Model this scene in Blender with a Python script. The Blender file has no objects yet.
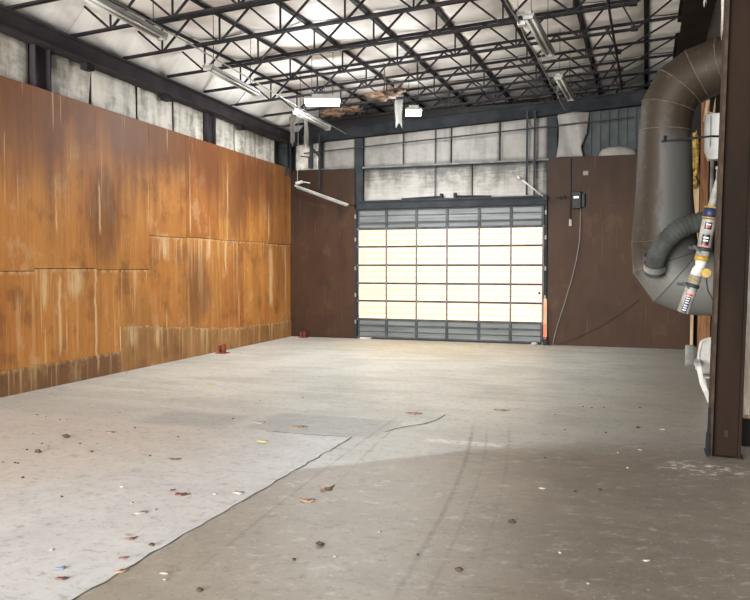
import bpy, math, random
from mathutils import Vector, Matrix
random.seed(11)
C = bpy.context.scene
COL = C.collection
PI = math.pi

# ------------------------------------------------------------------ camera
F_PX, YAW, PITCH, EYE = 769.0, 0.3378, 0.0437, 1.9
cd = bpy.data.cameras.new('camera'); cam = bpy.data.objects.new('camera', cd); COL.objects.link(cam)
cd.sensor_width = 36.0; cd.lens = 36.0 * F_PX / 750.0; cd.clip_start = 0.05; cd.clip_end = 200
cam.location = (0, 0, EYE); cam.rotation_euler = (PI / 2 - PITCH, 0, YAW)
C.camera = cam

# ------------------------------------------------------------------ world, daylight, exposure
C.view_settings.view_transform = 'Standard'; C.view_settings.look = 'None'
C.view_settings.gamma = 1.0; C.view_settings.use_curve_mapping = False
C.view_settings.exposure = 0.0
w = bpy.data.worlds.new('world'); C.world = w; w.use_nodes = True
wb = w.node_tree.nodes['Background']; wb.inputs[0].default_value = (0.80, 0.88, 1.0, 1); wb.inputs[1].default_value = 0.6

def area(name, loc, rot, sx, sy, power, color):
    l = bpy.data.lights.new(name, 'AREA'); l.shape = 'RECTANGLE'; l.size = sx; l.size_y = sy
    l.energy = power; l.color = color
    o = bpy.data.objects.new(name, l); COL.objects.link(o); o.location = loc; o.rotation_euler = rot
    return o
# daylight through the open loading bay behind the camera
area('daylight_open_bay', (-7.0, -11.5, 3.2), (math.radians(94), 0, math.radians(-2)), 9.0, 5.5, 6800, (1.0, 0.98, 0.95))
# added area light low behind the camera, tilted up to brighten the ceiling
area('added_ceiling_fill', (-4.2, -4.2, 0.25), (math.radians(116), 0, math.radians(-4)), 9.0, 3.0, 2600, (1.0, 0.96, 0.90))

# ------------------------------------------------------------------ camera geometry helpers (points on real planes)
fw = Vector((-math.sin(YAW) * math.cos(PITCH), math.cos(YAW) * math.cos(PITCH), -math.sin(PITCH)))
rt = Vector((math.cos(YAW), math.sin(YAW), 0)); upv = rt.cross(fw)
def on_floor(px, py):
    d = fw + rt * ((px - 375) / F_PX) + upv * ((300 - py) / F_PX)
    t = -EYE / d.z
    return Vector((d.x * t, d.y * t, 0))
TILT = 0.025
def lx(y): return -8.6 - TILT * y             # face of the left wall at depth y
def ny(y): return 8.6 / (8.28 / y + 0.0365)   # surveyed depth along the wall -> depth in the room
LDIR = Vector((-TILT, 1, 0)).normalized()     # along the left wall
LNRM = Vector((1, TILT, 0)).normalized()      # into the room
def zb(x): return 6.05 + 0.0516 * (x + 0.4)   # underside of joists
def zt(x): return zb(x) + 0.50                # top of joists

# ------------------------------------------------------------------ mesh builder
class MB:
    def __init__(s): s.v = []; s.f = []; s.uv = {}; s.smooth = set(); s.m = {}
    def add(s, vs, fs, smooth=False, mi=0):
        b = len(s.v); s.v += [tuple(x) for x in vs]
        for f in fs:
            if smooth: s.smooth.add(len(s.f))
            if mi: s.m[len(s.f)] = mi
            s.f.append(tuple(i + b for i in f))
    def box(s, x0, x1, y0, y1, z0, z1, mi=0):
        s.add([(x0,y0,z0),(x1,y0,z0),(x1,y1,z0),(x0,y1,z0),(x0,y0,z1),(x1,y0,z1),(x1,y1,z1),(x0,y1,z1)],
              [(3,2,1,0),(4,5,6,7),(0,1,5,4),(1,2,6,5),(2,3,7,6),(3,0,4,7)], mi=mi)
        return s
    def bar(s, a, b, wd, ht, up=(0,0,1), off=(0,0), mi=0):
        a = Vector(a); b = Vector(b); d = (b - a).normalized(); u = Vector(up)
        r = d.cross(u)
        if r.length < 1e-4: r = d.cross(Vector((1,0,0)))
        r.normalize(); u = r.cross(d)
        o = r * off[0] + u * off[1]
        vs = []
        for p in (a, b):
            for sx, sz in ((-1,-1),(1,-1),(1,1),(-1,1)): vs.append(p + o + r * (sx * wd / 2) + u * (sz * ht / 2))
        s.add(vs, [(0,1,2,3),(7,6,5,4),(0,4,5,1),(1,5,6,2),(2,6,7,3),(3,7,4,0)], mi=mi)
        return s
    def tube(s, pts, r, n=8, cap=True, mi=0):
        pts = [Vector(p) for p in pts]; rs = r if isinstance(r, (list, tuple)) else [r] * len(pts)
        rings = []; u = None
        for i, p in enumerate(pts):
            d = (pts[min(i+1, len(pts)-1)] - pts[max(i-1, 0)]).normalized()
            if u is None: u = d.orthogonal().normalized()
            else:
                u = u - d * u.dot(d); u.normalize()
            v = d.cross(u)
            rings.append([p + (u * math.cos(2*PI*k/n) + v * math.sin(2*PI*k/n)) * rs[i] for k in range(n)])
        vs = [q for g in rings for q in g]; fs = []
        for i in range(len(pts)-1):
            for k in range(n):
                k2 = (k+1) % n; fs.append((i*n+k, i*n+k2, (i+1)*n+k2, (i+1)*n+k))
        s.add(vs, fs, smooth=n > 6, mi=mi)
        if cap:
            b = len(s.v) - len(vs)
            s.f.append(tuple(b + k for k in reversed(range(n)))); s.f.append(tuple(b + (len(pts)-1)*n + k for k in range(n)))
            if mi: s.m[len(s.f)-1] = mi; s.m[len(s.f)-2] = mi
        return s
    def lathe(s, prof, c, n=20, mi=0):
        c = Vector(c); vs = []; fs = []
        for r, z in prof:
            for k in range(n): vs.append(c + Vector((r*math.cos(2*PI*k/n), r*math.sin(2*PI*k/n), z)))
        for i in range(len(prof)-1):
            for k in range(n):
                k2 = (k+1) % n; fs.append((i*n+k, i*n+k2, (i+1)*n+k2, (i+1)*n+k))
        s.add(vs, fs, smooth=True, mi=mi); return s
    def grid(s, fn, nu, nv, smooth=True, thick=None, mi=0):
        vs = [Vector(fn(i/nu, j/nv)) for j in range(nv+1) for i in range(nu+1)]
        fs = [(j*(nu+1)+i, j*(nu+1)+i+1, (j+1)*(nu+1)+i+1, (j+1)*(nu+1)+i) for j in range(nv) for i in range(nu)]
        if thick is None: s.add(vs, fs, smooth, mi); return s
        t = Vector(thick); n = len(vs)
        vs2 = vs + [p + t for p in vs]
        fs2 = fs + [tuple(n + i for i in reversed(f)) for f in fs]
        rim = [i for i in range(nu)] + [j*(nu+1)+nu for j in range(nv)] + [nv*(nu+1)+i for i in range(nu, 0, -1)] + [j*(nu+1) for j in range(nv, 0, -1)]
        for k in range(len(rim)):
            a, b = rim[k], rim[(k+1) % len(rim)]; fs2.append((b, a, a+n, b+n))
        s.add(vs2, fs2, smooth, mi); return s
    def build(s, name, mat, parent=None, bevel=0, origin=None):
        me = bpy.data.meshes.new(name)
        o0 = Vector(origin) if origin is not None else Vector((0,0,0))
        me.from_pydata([tuple(Vector(v) - o0) for v in s.v], [], s.f)
        for m in (mat if isinstance(mat, (list, tuple)) else [mat]): me.materials.append(m)
        for i in s.smooth: me.polygons[i].use_smooth = True
        for i, k in s.m.items(): me.polygons[i].material_index = k
        if s.uv:
            ul = me.uv_layers.new(name='UVMap')
            for p in me.polygons:
                for li in p.loop_indices: ul.data[li].uv = s.uv.get(me.loops[li].vertex_index, (0,0))
        me.validate(); me.update()
        o = bpy.data.objects.new(name, me); COL.objects.link(o)
        if parent is not None:
            o.parent = parent; o.location = o0 - world_loc(parent)
        else: o.location = o0
        if bevel:
            b = o.modifiers.new('bevel', 'BEVEL'); b.width = bevel; b.segments = 2; b.limit_method = 'ANGLE'
        return o
def world_loc(o):
    p = Vector(o.location)
    while o.parent: o = o.parent; p += Vector(o.location)
    return p
def tag(o, label, cat, group=None, kind=None):
    o['label'] = label; o['category'] = cat
    if group: o['group'] = group
    if kind: o['kind'] = kind
    return o
def struct(o, label=None, cat=None):
    o['kind'] = 'structure'
    if label: o['label'] = label; o['category'] = cat or 'structure'
    return o
def thing(name, label, cat, loc, group=None):
    o = bpy.data.objects.new(name, None); COL.objects.link(o); o.location = loc
    o.empty_display_size = 0.1
    return tag(o, label, cat, group)
ORD = ['first', 'second', 'third', 'fourth', 'fifth', 'sixth', 'seventh', 'eighth', 'ninth', 'tenth', 'eleventh', 'twelfth']

# ------------------------------------------------------------------ node helper
class S:
    def __init__(s, t, sock): s.t = t; s.k = sock
    def _m(s, op, *a):
        n = s.t.nodes.new('ShaderNodeMath'); n.operation = op
        for i, x in enumerate((s,) + a):
            if isinstance(x, S): s.t.links.new(x.k, n.inputs[i])
            else: n.inputs[i].default_value = x
        return S(s.t, n.outputs[0])
    def __add__(s, o): return s._m('ADD', o)
    __radd__ = __add__
    def __sub__(s, o): return s._m('SUBTRACT', o)
    def __mul__(s, o): return s._m('MULTIPLY', o)
    __rmul__ = __mul__
    def __truediv__(s, o): return s._m('DIVIDE', o)
    def abs(s): return s._m('ABSOLUTE')
    def sin(s): return s._m('SINE')
    def exp(s): return s._m('EXPONENT')
    def min(s, o): return s._m('MINIMUM', o)
    def max(s, o): return s._m('MAXIMUM', o)
    def pow(s, o): return s._m('POWER', o)
    def fract(s): return s._m('FRACT')
    def step(s, a, b):           # smoothstep from a to b (a may exceed b)
        n = s.t.nodes.new('ShaderNodeMapRange'); n.interpolation_type = 'SMOOTHSTEP'
        lo, hi, t0, t1 = (a, b, 0, 1) if a < b else (b, a, 1, 0)
        s.t.links.new(s.k, n.inputs[0])
        for i, x in zip((1,2,3,4), (lo, hi, t0, t1)): n.inputs[i].default_value = x
        return S(s.t, n.outputs[0])
class Mat:
    def __init__(s, name, rough=0.7, metal=0.0, spec=0.4):
        s.m = bpy.data.materials.new(name); s.m.use_nodes = True; s.t = s.m.node_tree
        s.b = s.t.nodes['Principled BSDF']; s.b.inputs['Roughness'].default_value = rough
        s.b.inputs['Metallic'].default_value = metal; s.b.inputs['Specular IOR Level'].default_value = spec
    def pos(s):
        g = s.t.nodes.new('ShaderNodeNewGeometry'); x = s.t.nodes.new('ShaderNodeSeparateXYZ'); s.t.links.new(g.outputs['Position'], x.inputs[0])
        return [S(s.t, x.outputs[i]) for i in range(3)]
    def uv(s):
        g = s.t.nodes.new('ShaderNodeUVMap'); x = s.t.nodes.new('ShaderNodeSeparateXYZ'); s.t.links.new(g.outputs[0], x.inputs[0])
        return [S(s.t, x.outputs[i]) for i in range(2)]
    def obj(s):
        g = s.t.nodes.new('ShaderNodeTexCoord'); x = s.t.nodes.new('ShaderNodeSeparateXYZ'); s.t.links.new(g.outputs['Object'], x.inputs[0])
        return [S(s.t, x.outputs[i]) for i in range(3)]
    def vec(s, *a):
        c = s.t.nodes.new('ShaderNodeCombineXYZ')
        for i, x in enumerate(a):
            if isinstance(x, S): s.t.links.new(x.k, c.inputs[i])
            else: c.inputs[i].default_value = x
        return c.outputs[0]
    def noise(s, v, scale=1.0, det=4.0, rough=0.55):
        n = s.t.nodes.new('ShaderNodeTexNoise'); n.inputs['Scale'].default_value = scale
        n.inputs['Detail'].default_value = det; n.inputs['Roughness'].default_value = rough
        s.t.links.new(v, n.inputs['Vector']); return S(s.t, n.outputs['Fac'])
    def voro(s, v, scale=1.0, feature='F1', out='Distance'):
        n = s.t.nodes.new('ShaderNodeTexVoronoi'); n.inputs['Scale'].default_value = scale; n.feature = feature
        s.t.links.new(v, n.inputs['Vector']); return S(s.t, n.outputs[out])
    def rgb(s, c):
        n = s.t.nodes.new('ShaderNodeRGB'); n.outputs[0].default_value = (*c, 1); return n.outputs[0]
    def mix(s, a, b, f):
        n = s.t.nodes.new('ShaderNodeMix'); n.data_type = 'RGBA'
        for x, i in ((a, 6), (b, 7)):
            if isinstance(x, tuple): n.inputs[i].default_value = (*x, 1)
            else: s.t.links.new(x, n.inputs[i])
        if isinstance(f, S): s.t.links.new(f.k, n.inputs[0])
        else: n.inputs[0].default_value = f
        return n.outputs[2]
    def color(s, c):
        if isinstance(c, tuple): s.b.inputs['Base Color'].default_value = (*c, 1)
        else: s.t.links.new(c, s.b.inputs['Base Color'])
        return s
    def rough(s, f): s.t.links.new(f.k, s.b.inputs['Roughness']); return s
    def bump(s, f, strength=0.3, dist=0.01):
        n = s.t.nodes.new('ShaderNodeBump'); n.inputs['Strength'].default_value = strength; n.inputs['Distance'].default_value = dist
        s.t.links.new(f.k, n.inputs['Height']); s.t.links.new(n.outputs[0], s.b.inputs['Normal']); return s

def srgb(r, g, b):
    f = lambda c: ((c/255+0.055)/1.055)**2.4 if c/255 > 0.04045 else c/255/12.92
    return (f(r), f(g), f(b))

# ------------------------------------------------------------------ materials
def mottled(name, c1, c2, scale=4, rough=0.7, metal=0.0, bump=0.0, stretch=(1,1,1), lo=0.35, hi=0.65):
    m = Mat(name, rough, metal); x, y, z = m.pos()
    n = m.noise(m.vec(x*stretch[0], y*stretch[1], z*stretch[2]), scale, 5)
    m.b.inputs['Specular IOR Level'].default_value = 0.15 if rough >= 0.69 else 0.4
    m.color(m.mix(c1, c2, n.step(lo, hi)))
    if bump: m.bump(n, bump, 0.01)
    return m.m
def plain(name, c, rough=0.6, metal=0.0):
    m = Mat(name, rough, metal); m.color(c); return m.m

# water stains and pale scrapes on the left plywood: depth, height, half sizes
STAINS = ((11.05,2.75,0.45,0.9,0.65),(15.8,3.45,0.8,0.95,0.70),(14.1,1.5,0.55,0.9,0.70),(16.9,3.9,0.9,0.7,0.45),(9.0,3.9,1.0,0.8,0.45),(12.4,4.2,1.5,0.5,0.4),(18.3,2.9,0.6,1.7,0.55),(12.1,0.9,0.4,0.6,0.3),(14.6,4.0,0.5,0.6,0.35))
DRIPS = ((9.94,0.55,1.75,0.05),(10.82,0.15,1.85,0.045),(13.85,2.62,4.2,0.04),(15.45,3.2,4.3,0.04),(17.55,2.65,3.5,0.05),(17.7,0.95,2.35,0.16),(15.35,1.85,2.5,0.06),(18.6,0.55,2.4,0.05),(9.88,2.5,3.3,0.03),(10.95,2.5,3.3,0.035),(10.3,1.45,1.84,0.30),(9.6,1.3,1.84,0.10),(12.9,2.1,2.5,0.25),(14.6,2.1,2.5,0.12),(11.8,0.45,0.8,0.25),(12.6,0.4,0.75,0.14))
def make_plywood(name, light, mid, dark, pale, along):
    m = Mat(name, 0.6, 0, 0.15 if along == 'x' else 0.25); x, y, z = m.pos(); u, d = m.uv()
    a = y if along == 'y' else x
    grain = m.noise(m.vec(a*9, z*0.35, u*0.0 + 3.0), 3.0, 6, 0.65)
    fine = m.noise(m.vec(a*40, z*1.3, 1.0), 2.2, 4, 0.6)
    big = m.noise(m.vec(a*0.9, z*0.45, 7.0), 1.3, 3, 0.5)
    band = m.noise(m.vec(a*3.2, z*0.16, 2.0), 1.0, 3, 0.5)
    col = m.mix(mid, light, (grain*0.35 + big*0.45 + u*0.20).step(0.36, 0.62))
    col = m.mix(col, dark, ((band*0.45 + big*0.35 + u*0.2).step(0.50, 0.72))*0.38)
    blot = m.noise(m.vec(a*1.6, z*1.1, 31.0), 1.4, 6, 0.62)
    col = m.mix(col, dark, blot.step(0.52, 0.68)*0.45)
    col = m.mix(col, pale, blot.step(0.44, 0.33)*0.30)
    col = m.mix(col, dark, (fine.step(0.54, 0.74))*0.22)
    # dark blotches and pale drips
    if along == 'y':
        wy = (m.noise(m.vec(0.0, z*1.3, 41.0), 2.0, 3)-0.5)*0.10; rag = m.noise(m.vec(a*11, z*0.9, 43.0), 1.4, 4, 0.65)
        for yc, zc_, sy, sz, k in STAINS:
            rr = ((y-yc)*(1.0/sy))*((y-yc)*(1.0/sy)) + ((z-zc_)*(1.0/sz))*((z-zc_)*(1.0/sz)) + (rag-0.5)*2.2 + (blot-0.5)*2.4
            col = m.mix(col, dark, rr.step(1.6, 0.0)*k)
        for yc, za, zb_, wd in DRIPS:
            mk = (y - yc + wy).abs().step(wd, wd*0.15)*(z + (rag-0.5)*0.5).step(za-0.12, za+0.12)*(z + (rag-0.5)*0.3).step(zb_+0.10, zb_-0.10)*rag.step(0.30, 0.52)
            col = m.mix(col, pale, mk*0.85)
    top_dark = (z + (band-0.5)*2.2 + (big-0.5)*2.0).step(2.7, 4.4)  # uneven darkening towards the top
    col = m.mix(col, dark, top_dark*0.74)
    # pale water streaks running down from the top edge of each sheet
    st = m.noise(m.vec(a*7, z*0.22, 11.0), 1.6, 4, 0.6)
    drip = st.step(0.54, 0.64) * (d*-1.3).exp()
    edge = (d + (m.noise(m.vec(a*14, 5.0, 5.0), 1.0, 3)-0.5)*0.12).step(0.07, 0.0)
    col = m.mix(col, pale, (drip*0.75).max(edge*0.75*m.noise(m.vec(a*9, 1.0, 2.0), 1.0, 3).step(0.42, 0.6)).min(0.85))
    # narrow pale scrapes
    sc = m.noise(m.vec(a*16, z*0.5, 21.0), 1.0, 2, 0.5).step(0.66, 0.72)
    col = m.mix(col, pale, sc*0.55)
    m.color(col); m.bump(grain*0.6+fine*0.4, 0.25, 0.004)
    m.rough(grain*0.25 + 0.42)
    return m.m
M = {}
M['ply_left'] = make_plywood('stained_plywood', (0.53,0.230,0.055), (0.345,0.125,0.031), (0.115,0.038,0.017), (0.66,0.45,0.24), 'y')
M['ply_back'] = make_plywood('brown_plywood', (0.055,0.0265,0.0135), (0.040,0.0185,0.0098), (0.022,0.0120,0.0075), (0.10,0.060,0.034), 'x')
M['kick'] = make_plywood('weathered_kick_board', (0.25,0.13,0.055), (0.18,0.088,0.038), (0.08,0.042,0.022), (0.50,0.33,0.17), 'y')
M['kick_far'] = make_plywood('washed_lower_sheet', (0.40,0.205,0.072), (0.27,0.125,0.042), (0.13,0.060,0.028), (0.60,0.42,0.22), 'y')
M['wood'] = mottled('framing_wood', (0.30,0.15,0.07), (0.16,0.07,0.035), 3, 0.7, stretch=(8,8,0.6))
M['wood_pale'] = mottled('pale_framing_wood', (0.62,0.46,0.28), (0.42,0.28,0.16), 3, 0.7, stretch=(8,8,0.6))
M['steel'] = mottled('dark_joist_steel', (0.010,0.010,0.013), (0.024,0.019,0.021), 6, 0.7, 0.0)
M['oxide'] = mottled('red_oxide_beam_paint', (0.052,0.041,0.044), (0.034,0.028,0.032), 2.5, 0.75)
M['brown_steel'] = mottled('brown_column_paint', (0.017,0.0088,0.0050), (0.0095,0.0055,0.0034), 3, 0.8, stretch=(1,1,0.3))
M['brown_edge'] = mottled('worn_brown_edge', (0.055,0.036,0.024), (0.030,0.020,0.014), 8, 0.8)
M['blue_steel'] = mottled('blue_grey_steel', (0.020,0.0235,0.027), (0.032,0.036,0.039), 4, 0.75)
M['beam_dark'] = mottled('dark_back_beam', (0.012,0.014,0.016), (0.022,0.024,0.027), 4, 0.8)
M['void'] = plain('dark_backing', (0.016,0.014,0.013), 0.9)
def make_vinyl(name, base, dirt, amount, sooty=False):
    m = Mat(name, 0.55, 0, 0.35); x, y, z = m.pos()
    a = m.noise(m.vec(x*1.1, y*1.1, z*0.7), 2.0, 6, 0.65)
    s = m.noise(m.vec(x*7, y*7, z*0.7), 1.0, 4, 0.6)
    h = m.noise(m.vec(x*2.2, y*2.2, z*6), 1.6, 5, 0.7)
    f = (a*0.45 + s*0.30 + h*0.25).step(0.44, 0.62)
    col = m.mix(base, dirt, f*amount)
    if sooty:
        rip = m.noise(m.vec(x*1.3, 0.0, z*16), 1.3, 4, 0.6)
        col = m.mix(col, (0.045,0.042,0.038), (z + (a-0.5)*1.2 + (rip-0.5)*0.8).step(3.85, 4.45)*0.85)
        col = m.mix(col, (0.42,0.40,0.37), (z + (rip-0.5)*0.5).step(3.95,3.6)*0.5)
    m.color(col); m.bump(a*0.5+s*0.5, 0.35, 0.02)
    return m.m
M['vinyl'] = make_vinyl('grimy_white_vinyl', (0.66,0.62,0.545), (0.19,0.178,0.155), 0.9)
M['vinyl_clean'] = make_vinyl('cream_vinyl', (0.205,0.195,0.178), (0.11,0.105,0.095), 0.75)
M['vinyl_sooty'] = make_vinyl('sooty_vinyl', (0.28,0.265,0.24), (0.13,0.12,0.11), 0.7, True)
def make_ceiling():
    m = Mat('white_roof_insulation', 0.5, 0, 0.35); x, y, z = m.pos()
    n = m.noise(m.vec(x*0.8, y*0.8, 0.0), 1.5, 5, 0.6); wv = m.noise(m.vec(x*1.4, y*7.0, 2.0), 0.9, 3, 0.55)
    m.color(m.mix((0.86,0.83,0.79), (0.70,0.67,0.63), (n*0.75+wv*0.25).step(0.40, 0.66)))
    m.bump(wv, 0.3, 0.03); return m.m
M['ceiling'] = make_ceiling()
M['foam'] = mottled('torn_brown_insulation', (0.17,0.105,0.072), (0.075,0.046,0.032), 9, 0.9, bump=0.8)
M['foam_yellow'] = mottled('yellow_foam', (0.62,0.42,0.10), (0.22,0.14,0.05), 14, 0.9, bump=0.8)
M['fixture'] = mottled('white_fixture_metal', (0.30,0.295,0.275), (0.21,0.205,0.19), 6, 0.5)
M['tube_glass'] = plain('unlit_lamp_tube', (0.45,0.44,0.41), 0.3)
M['galv'] = mottled('galvanised_steel', (0.42,0.42,0.40), (0.24,0.24,0.23), 5, 0.4, 0.6)
M['girt'] = mottled('dull_girt_paint', (0.15,0.165,0.17), (0.09,0.10,0.105), 5, 0.7)
M['white_paint'] = mottled('white_paint', (0.52,0.505,0.48), (0.40,0.385,0.36), 6, 0.5)
M['old_paint'] = mottled('peeling_cream_paint', (0.85,0.80,0.70), (0.60,0.50,0.38), 7, 0.6, stretch=(6,6,0.7))
M['resin'] = mottled('white_resin', (0.50,0.49,0.475), (0.36,0.345,0.32), 5, 0.5)
M['pvc'] = mottled('white_pvc', (0.31,0.30,0.275), (0.19,0.18,0.155), 9, 0.5)
M['label_blue'] = plain('dark_blue_label', (0.010,0.016,0.05), 0.5)
M['label_black'] = plain('black_label', (0.012,0.012,0.015), 0.4)
M['label_red'] = plain('red_label', (0.45,0.03,0.03), 0.4)
M['label_white'] = plain('white_lettering', (0.8,0.8,0.78), 0.4)
M['yellow'] = mottled('yellow_plastic', (0.33,0.21,0.03), (0.22,0.14,0.02), 14, 0.4)
M['black'] = plain('black_plastic', (0.009,0.010,0.011), 0.6)
M['dark_grey'] = plain('dark_grey_box', (0.02,0.022,0.024), 0.6)
M['grey_box'] = mottled('light_grey_enamel', (0.60,0.60,0.57), (0.48,0.48,0.45), 3, 0.45)
M['grey_matte'] = mottled('grey_sheet_metal', (0.30,0.30,0.27), (0.20,0.20,0.18), 4, 0.6)
M['navy'] = plain('navy_webbing', (0.003,0.0045,0.009), 0.9)
M['red_rust'] = mottled('red_rusty_steel', (0.30,0.07,0.045), (0.16,0.05,0.035), 12, 0.7)
M['orange'] = mottled('faded_orange_board', (0.70,0.30,0.14), (0.50,0.36,0.24), 5, 0.6)
M['orange_red'] = plain('orange_red_paint', (0.75,0.13,0.05), 0.5)
M['cable_grey'] = plain('grey_cable', (0.17,0.155,0.14), 0.6)
M['brown_line'] = plain('brown_line', (0.026,0.013,0.008), 0.8)
M['siding'] = mottled('blue_grey_siding', (0.060,0.068,0.070), (0.040,0.047,0.050), 3, 0.7)
M['rubber'] = plain('black_rubber', (0.012,0.012,0.012), 0.7)

def make_door_mats():
    m = Mat('grey_door_metal', 0.5, 0.1); x, y, z = m.pos()
    n = m.noise(m.vec(x*0.6, 0.0, z*9), 1.2, 4)
    m.color(m.mix((0.095,0.106,0.106), (0.155,0.168,0.165), n.step(0.35, 0.65))); M['door_grey'] = m.m
    M['door_rail'] = mottled('slate_door_rail', (0.045,0.050,0.057), (0.075,0.082,0.090), 5, 0.7, 0.0)
    M['door_stile'] = mottled('lilac_grey_stile', (0.12,0.118,0.145), (0.17,0.165,0.20), 5, 0.7, 0.0)
    # translucent fibreglass glowing with the daylight behind it
    m = Mat('sunlit_fibreglass', 0.4); x, y, z = m.pos()
    n = m.noise(m.vec(x*2.2, 0.0, z*5.0), 2.0, 5, 0.6)
    c = m.mix((1.60,1.04,0.63), (1.20,0.88,0.44), n.step(0.44, 0.72))
    m.color((0.20,0.18,0.12)); m.t.links.new(c, m.b.inputs['Emission Color']); m.b.inputs['Emission Strength'].default_value = 1.0
    M['lit_panel'] = m.m
    m = Mat('sunlit_fibreglass_rib', 0.4)
    m.color((0.2,0.16,0.1)); m.b.inputs['Emission Color'].default_value = (0.80,0.64,0.33,1); m.b.inputs['Emission Strength'].default_value = 1.0
    M['lit_rib'] = m.m
make_door_mats()
def lamp_mat():
    m = Mat('lit_lamp_tube', 0.3); m.color((0.9,0.9,0.9)); m.b.inputs['Emission Color'].default_value = (0.94,0.98,1.0,1)
    m.b.inputs['Emission Strength'].default_value = 380.0; return m.m
M['lamp_on'] = lamp_mat()

TRACKS = ((-1.32,3.9,-1.95,9.2,0.10,0.032,0.50),(-1.14,3.9,-1.78,9.2,0.10,0.022,0.28),(-2.62,4.0,-2.95,9.6,-0.04,0.026,0.36),(-2.50,6.0,-2.80,9.2,-0.03,0.020,0.30),(-0.95,4.6,-1.55,9.4,0.06,0.026,0.22))
def make_floor():
    m = Mat('worn_concrete', 0.6, 0, 0.35); x, y, z = m.pos(); v = m.vec(x, y, 0.0)
    n1 = m.noise(v, 0.7, 5, 0.6); n2 = m.noise(v, 4.0, 6, 0.65); n3 = m.noise(v, 38.0, 3, 0.6); nd = m.noise(v, 2.2, 4)
    streak = m.noise(m.vec(x*0.5 + y*0.15, y*2.6, 0.0), 1.1, 5, 0.6)
    wob = (nd - 0.5) * 0.30; n4 = m.noise(v, 13.0, 5, 0.7); n5 = m.noise(m.vec(x*1.8+y*0.8, y*2.8-x*1.2, 4.0), 3.2, 5, 0.7)
    far = m.mix((0.67,0.665,0.61), (0.51,0.505,0.46), (n1*0.5+streak*0.5).step(0.40, 0.62))
    far = m.mix(far, (0.60,0.585,0.55), n2.step(0.56, 0.72)*0.5)
    # warm glow of the lit door painted into the floor colour
    dd = ((x+4.6)*(x+4.6)*0.10 + (y-18.6)*(y-18.6)*0.08)
    far = m.mix(far, (0.62,0.50,0.30), dd.step(1.3, 0.0)*n2.step(0.35,0.6)*0.75)
    left = m.mix((0.56,0.555,0.545), (0.47,0.465,0.455), (n1*0.6+n2*0.4).step(0.38, 0.62))
    left = m.mix(left, (0.50,0.42,0.33), (((x+6.2)*(x+6.2)*0.18 + (y-6.8)*(y-6.8)*0.14) + wob).step(1.1, 0.1)*0.45)
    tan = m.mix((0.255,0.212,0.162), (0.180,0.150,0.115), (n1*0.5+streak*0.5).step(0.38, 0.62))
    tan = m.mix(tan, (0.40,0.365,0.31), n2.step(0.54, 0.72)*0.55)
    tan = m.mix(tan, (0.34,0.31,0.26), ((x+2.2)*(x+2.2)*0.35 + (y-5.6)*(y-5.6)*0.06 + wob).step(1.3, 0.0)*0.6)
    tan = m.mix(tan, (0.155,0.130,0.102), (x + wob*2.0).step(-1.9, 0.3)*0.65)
    k_left = (x + wob*0.12).step(-3.02, -3.08) * (y + wob*0.2).step(7.98, 7.86)
    dl = (x+2.96)*0.705 - (y-6.57)*0.71
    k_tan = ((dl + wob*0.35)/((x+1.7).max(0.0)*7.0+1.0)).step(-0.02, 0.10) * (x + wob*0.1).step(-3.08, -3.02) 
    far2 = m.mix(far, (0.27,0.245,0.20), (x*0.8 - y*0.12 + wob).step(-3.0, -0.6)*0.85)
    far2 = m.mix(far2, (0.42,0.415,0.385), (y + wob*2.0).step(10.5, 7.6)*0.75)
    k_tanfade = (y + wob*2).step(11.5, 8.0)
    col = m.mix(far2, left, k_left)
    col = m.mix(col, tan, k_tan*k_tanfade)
    def box(x0, x1, y0, y1, e=0.08):
        return (x+wob*0.25).step(x0-e, x0+e)*(x+wob*0.25).step(x1+e, x1-e)*(y+wob*0.2).step(y0-e, y0+e)*(y+wob*0.2).step(y1+e, y1-e)
    pc = m.mix((0.30,0.31,0.31), (0.37,0.375,0.365), n2.step(0.4,0.6))
    col = m.mix(col, pc, box(-4.45,-2.80,7.97,8.95)*0.7)
    col = m.mix(col, pc, box(-5.85,-4.70,7.80,8.62,0.12)*0.65)
    col = m.mix(col, (0.88,0.86,0.80), box(-2.25,-1.40,7.99,8.16,0.05)*n4.step(0.40,0.58)*0.75)
    # pale joint lines and fine cracks
    col = m.mix(col, (0.62,0.60,0.56), (y-8.05-(x*0.0)).abs().step(0.025,0.0)*(x).step(-3.0,-2.6)*(x).step(-1.0,-1.6)*0.5)
    # tyre marks curving towards the door
    for (x0, y0, x1, y1, bend, wd, k) in TRACKS:
        tt = (y - y0) * (1.0/(y1-y0))
        xc = tt*(x1-x0) + x0 + (tt*PI).sin()*bend
        col = m.mix(col, (0.13,0.118,0.10), (x - xc + wob*0.06).abs().step(wd, wd*0.2)*tt.step(-0.05,0.1)*tt.step(1.05,0.8)*n2.step(0.25,0.55)*k)
    # paint spatter at the foot of the column
    sp = ((x-0.55)*(x-0.55)*2.2 + (y-7.78)*(y-7.78)*5.0)
    col = m.mix(col, (0.62,0.58,0.50), sp.step(0.55,0.05)*m.noise(v, 9.0, 4, 0.7).step(0.50,0.60)*0.8)
    col = m.mix(col, (0.10,0.09,0.078), n4.step(0.52,0.72)*0.50)
    col = m.mix(col, (0.70,0.68,0.64), n5.step(0.54,0.74)*0.28)
    col = m.mix(col, (0.12,0.105,0.09), n5.step(0.44,0.28)*0.42)
    col = m.mix(col, (0.13,0.12,0.105), n3.step(0.60,0.72)*0.40)
    col = m.mix(col, (0.68,0.66,0.62), n3.step(0.38,0.28)*0.40)
    m.color(col); m.bump(n3*0.35+n2*0.65, 0.25, 0.008); m.rough(n2*0.30 + n1*0.20 + 0.22)
    return m.m
M['floor'] = make_floor()
M['crack'] = mottled('open_floor_joint', (0.055,0.05,0.045), (0.16,0.14,0.12), 8, 0.9)

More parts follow.
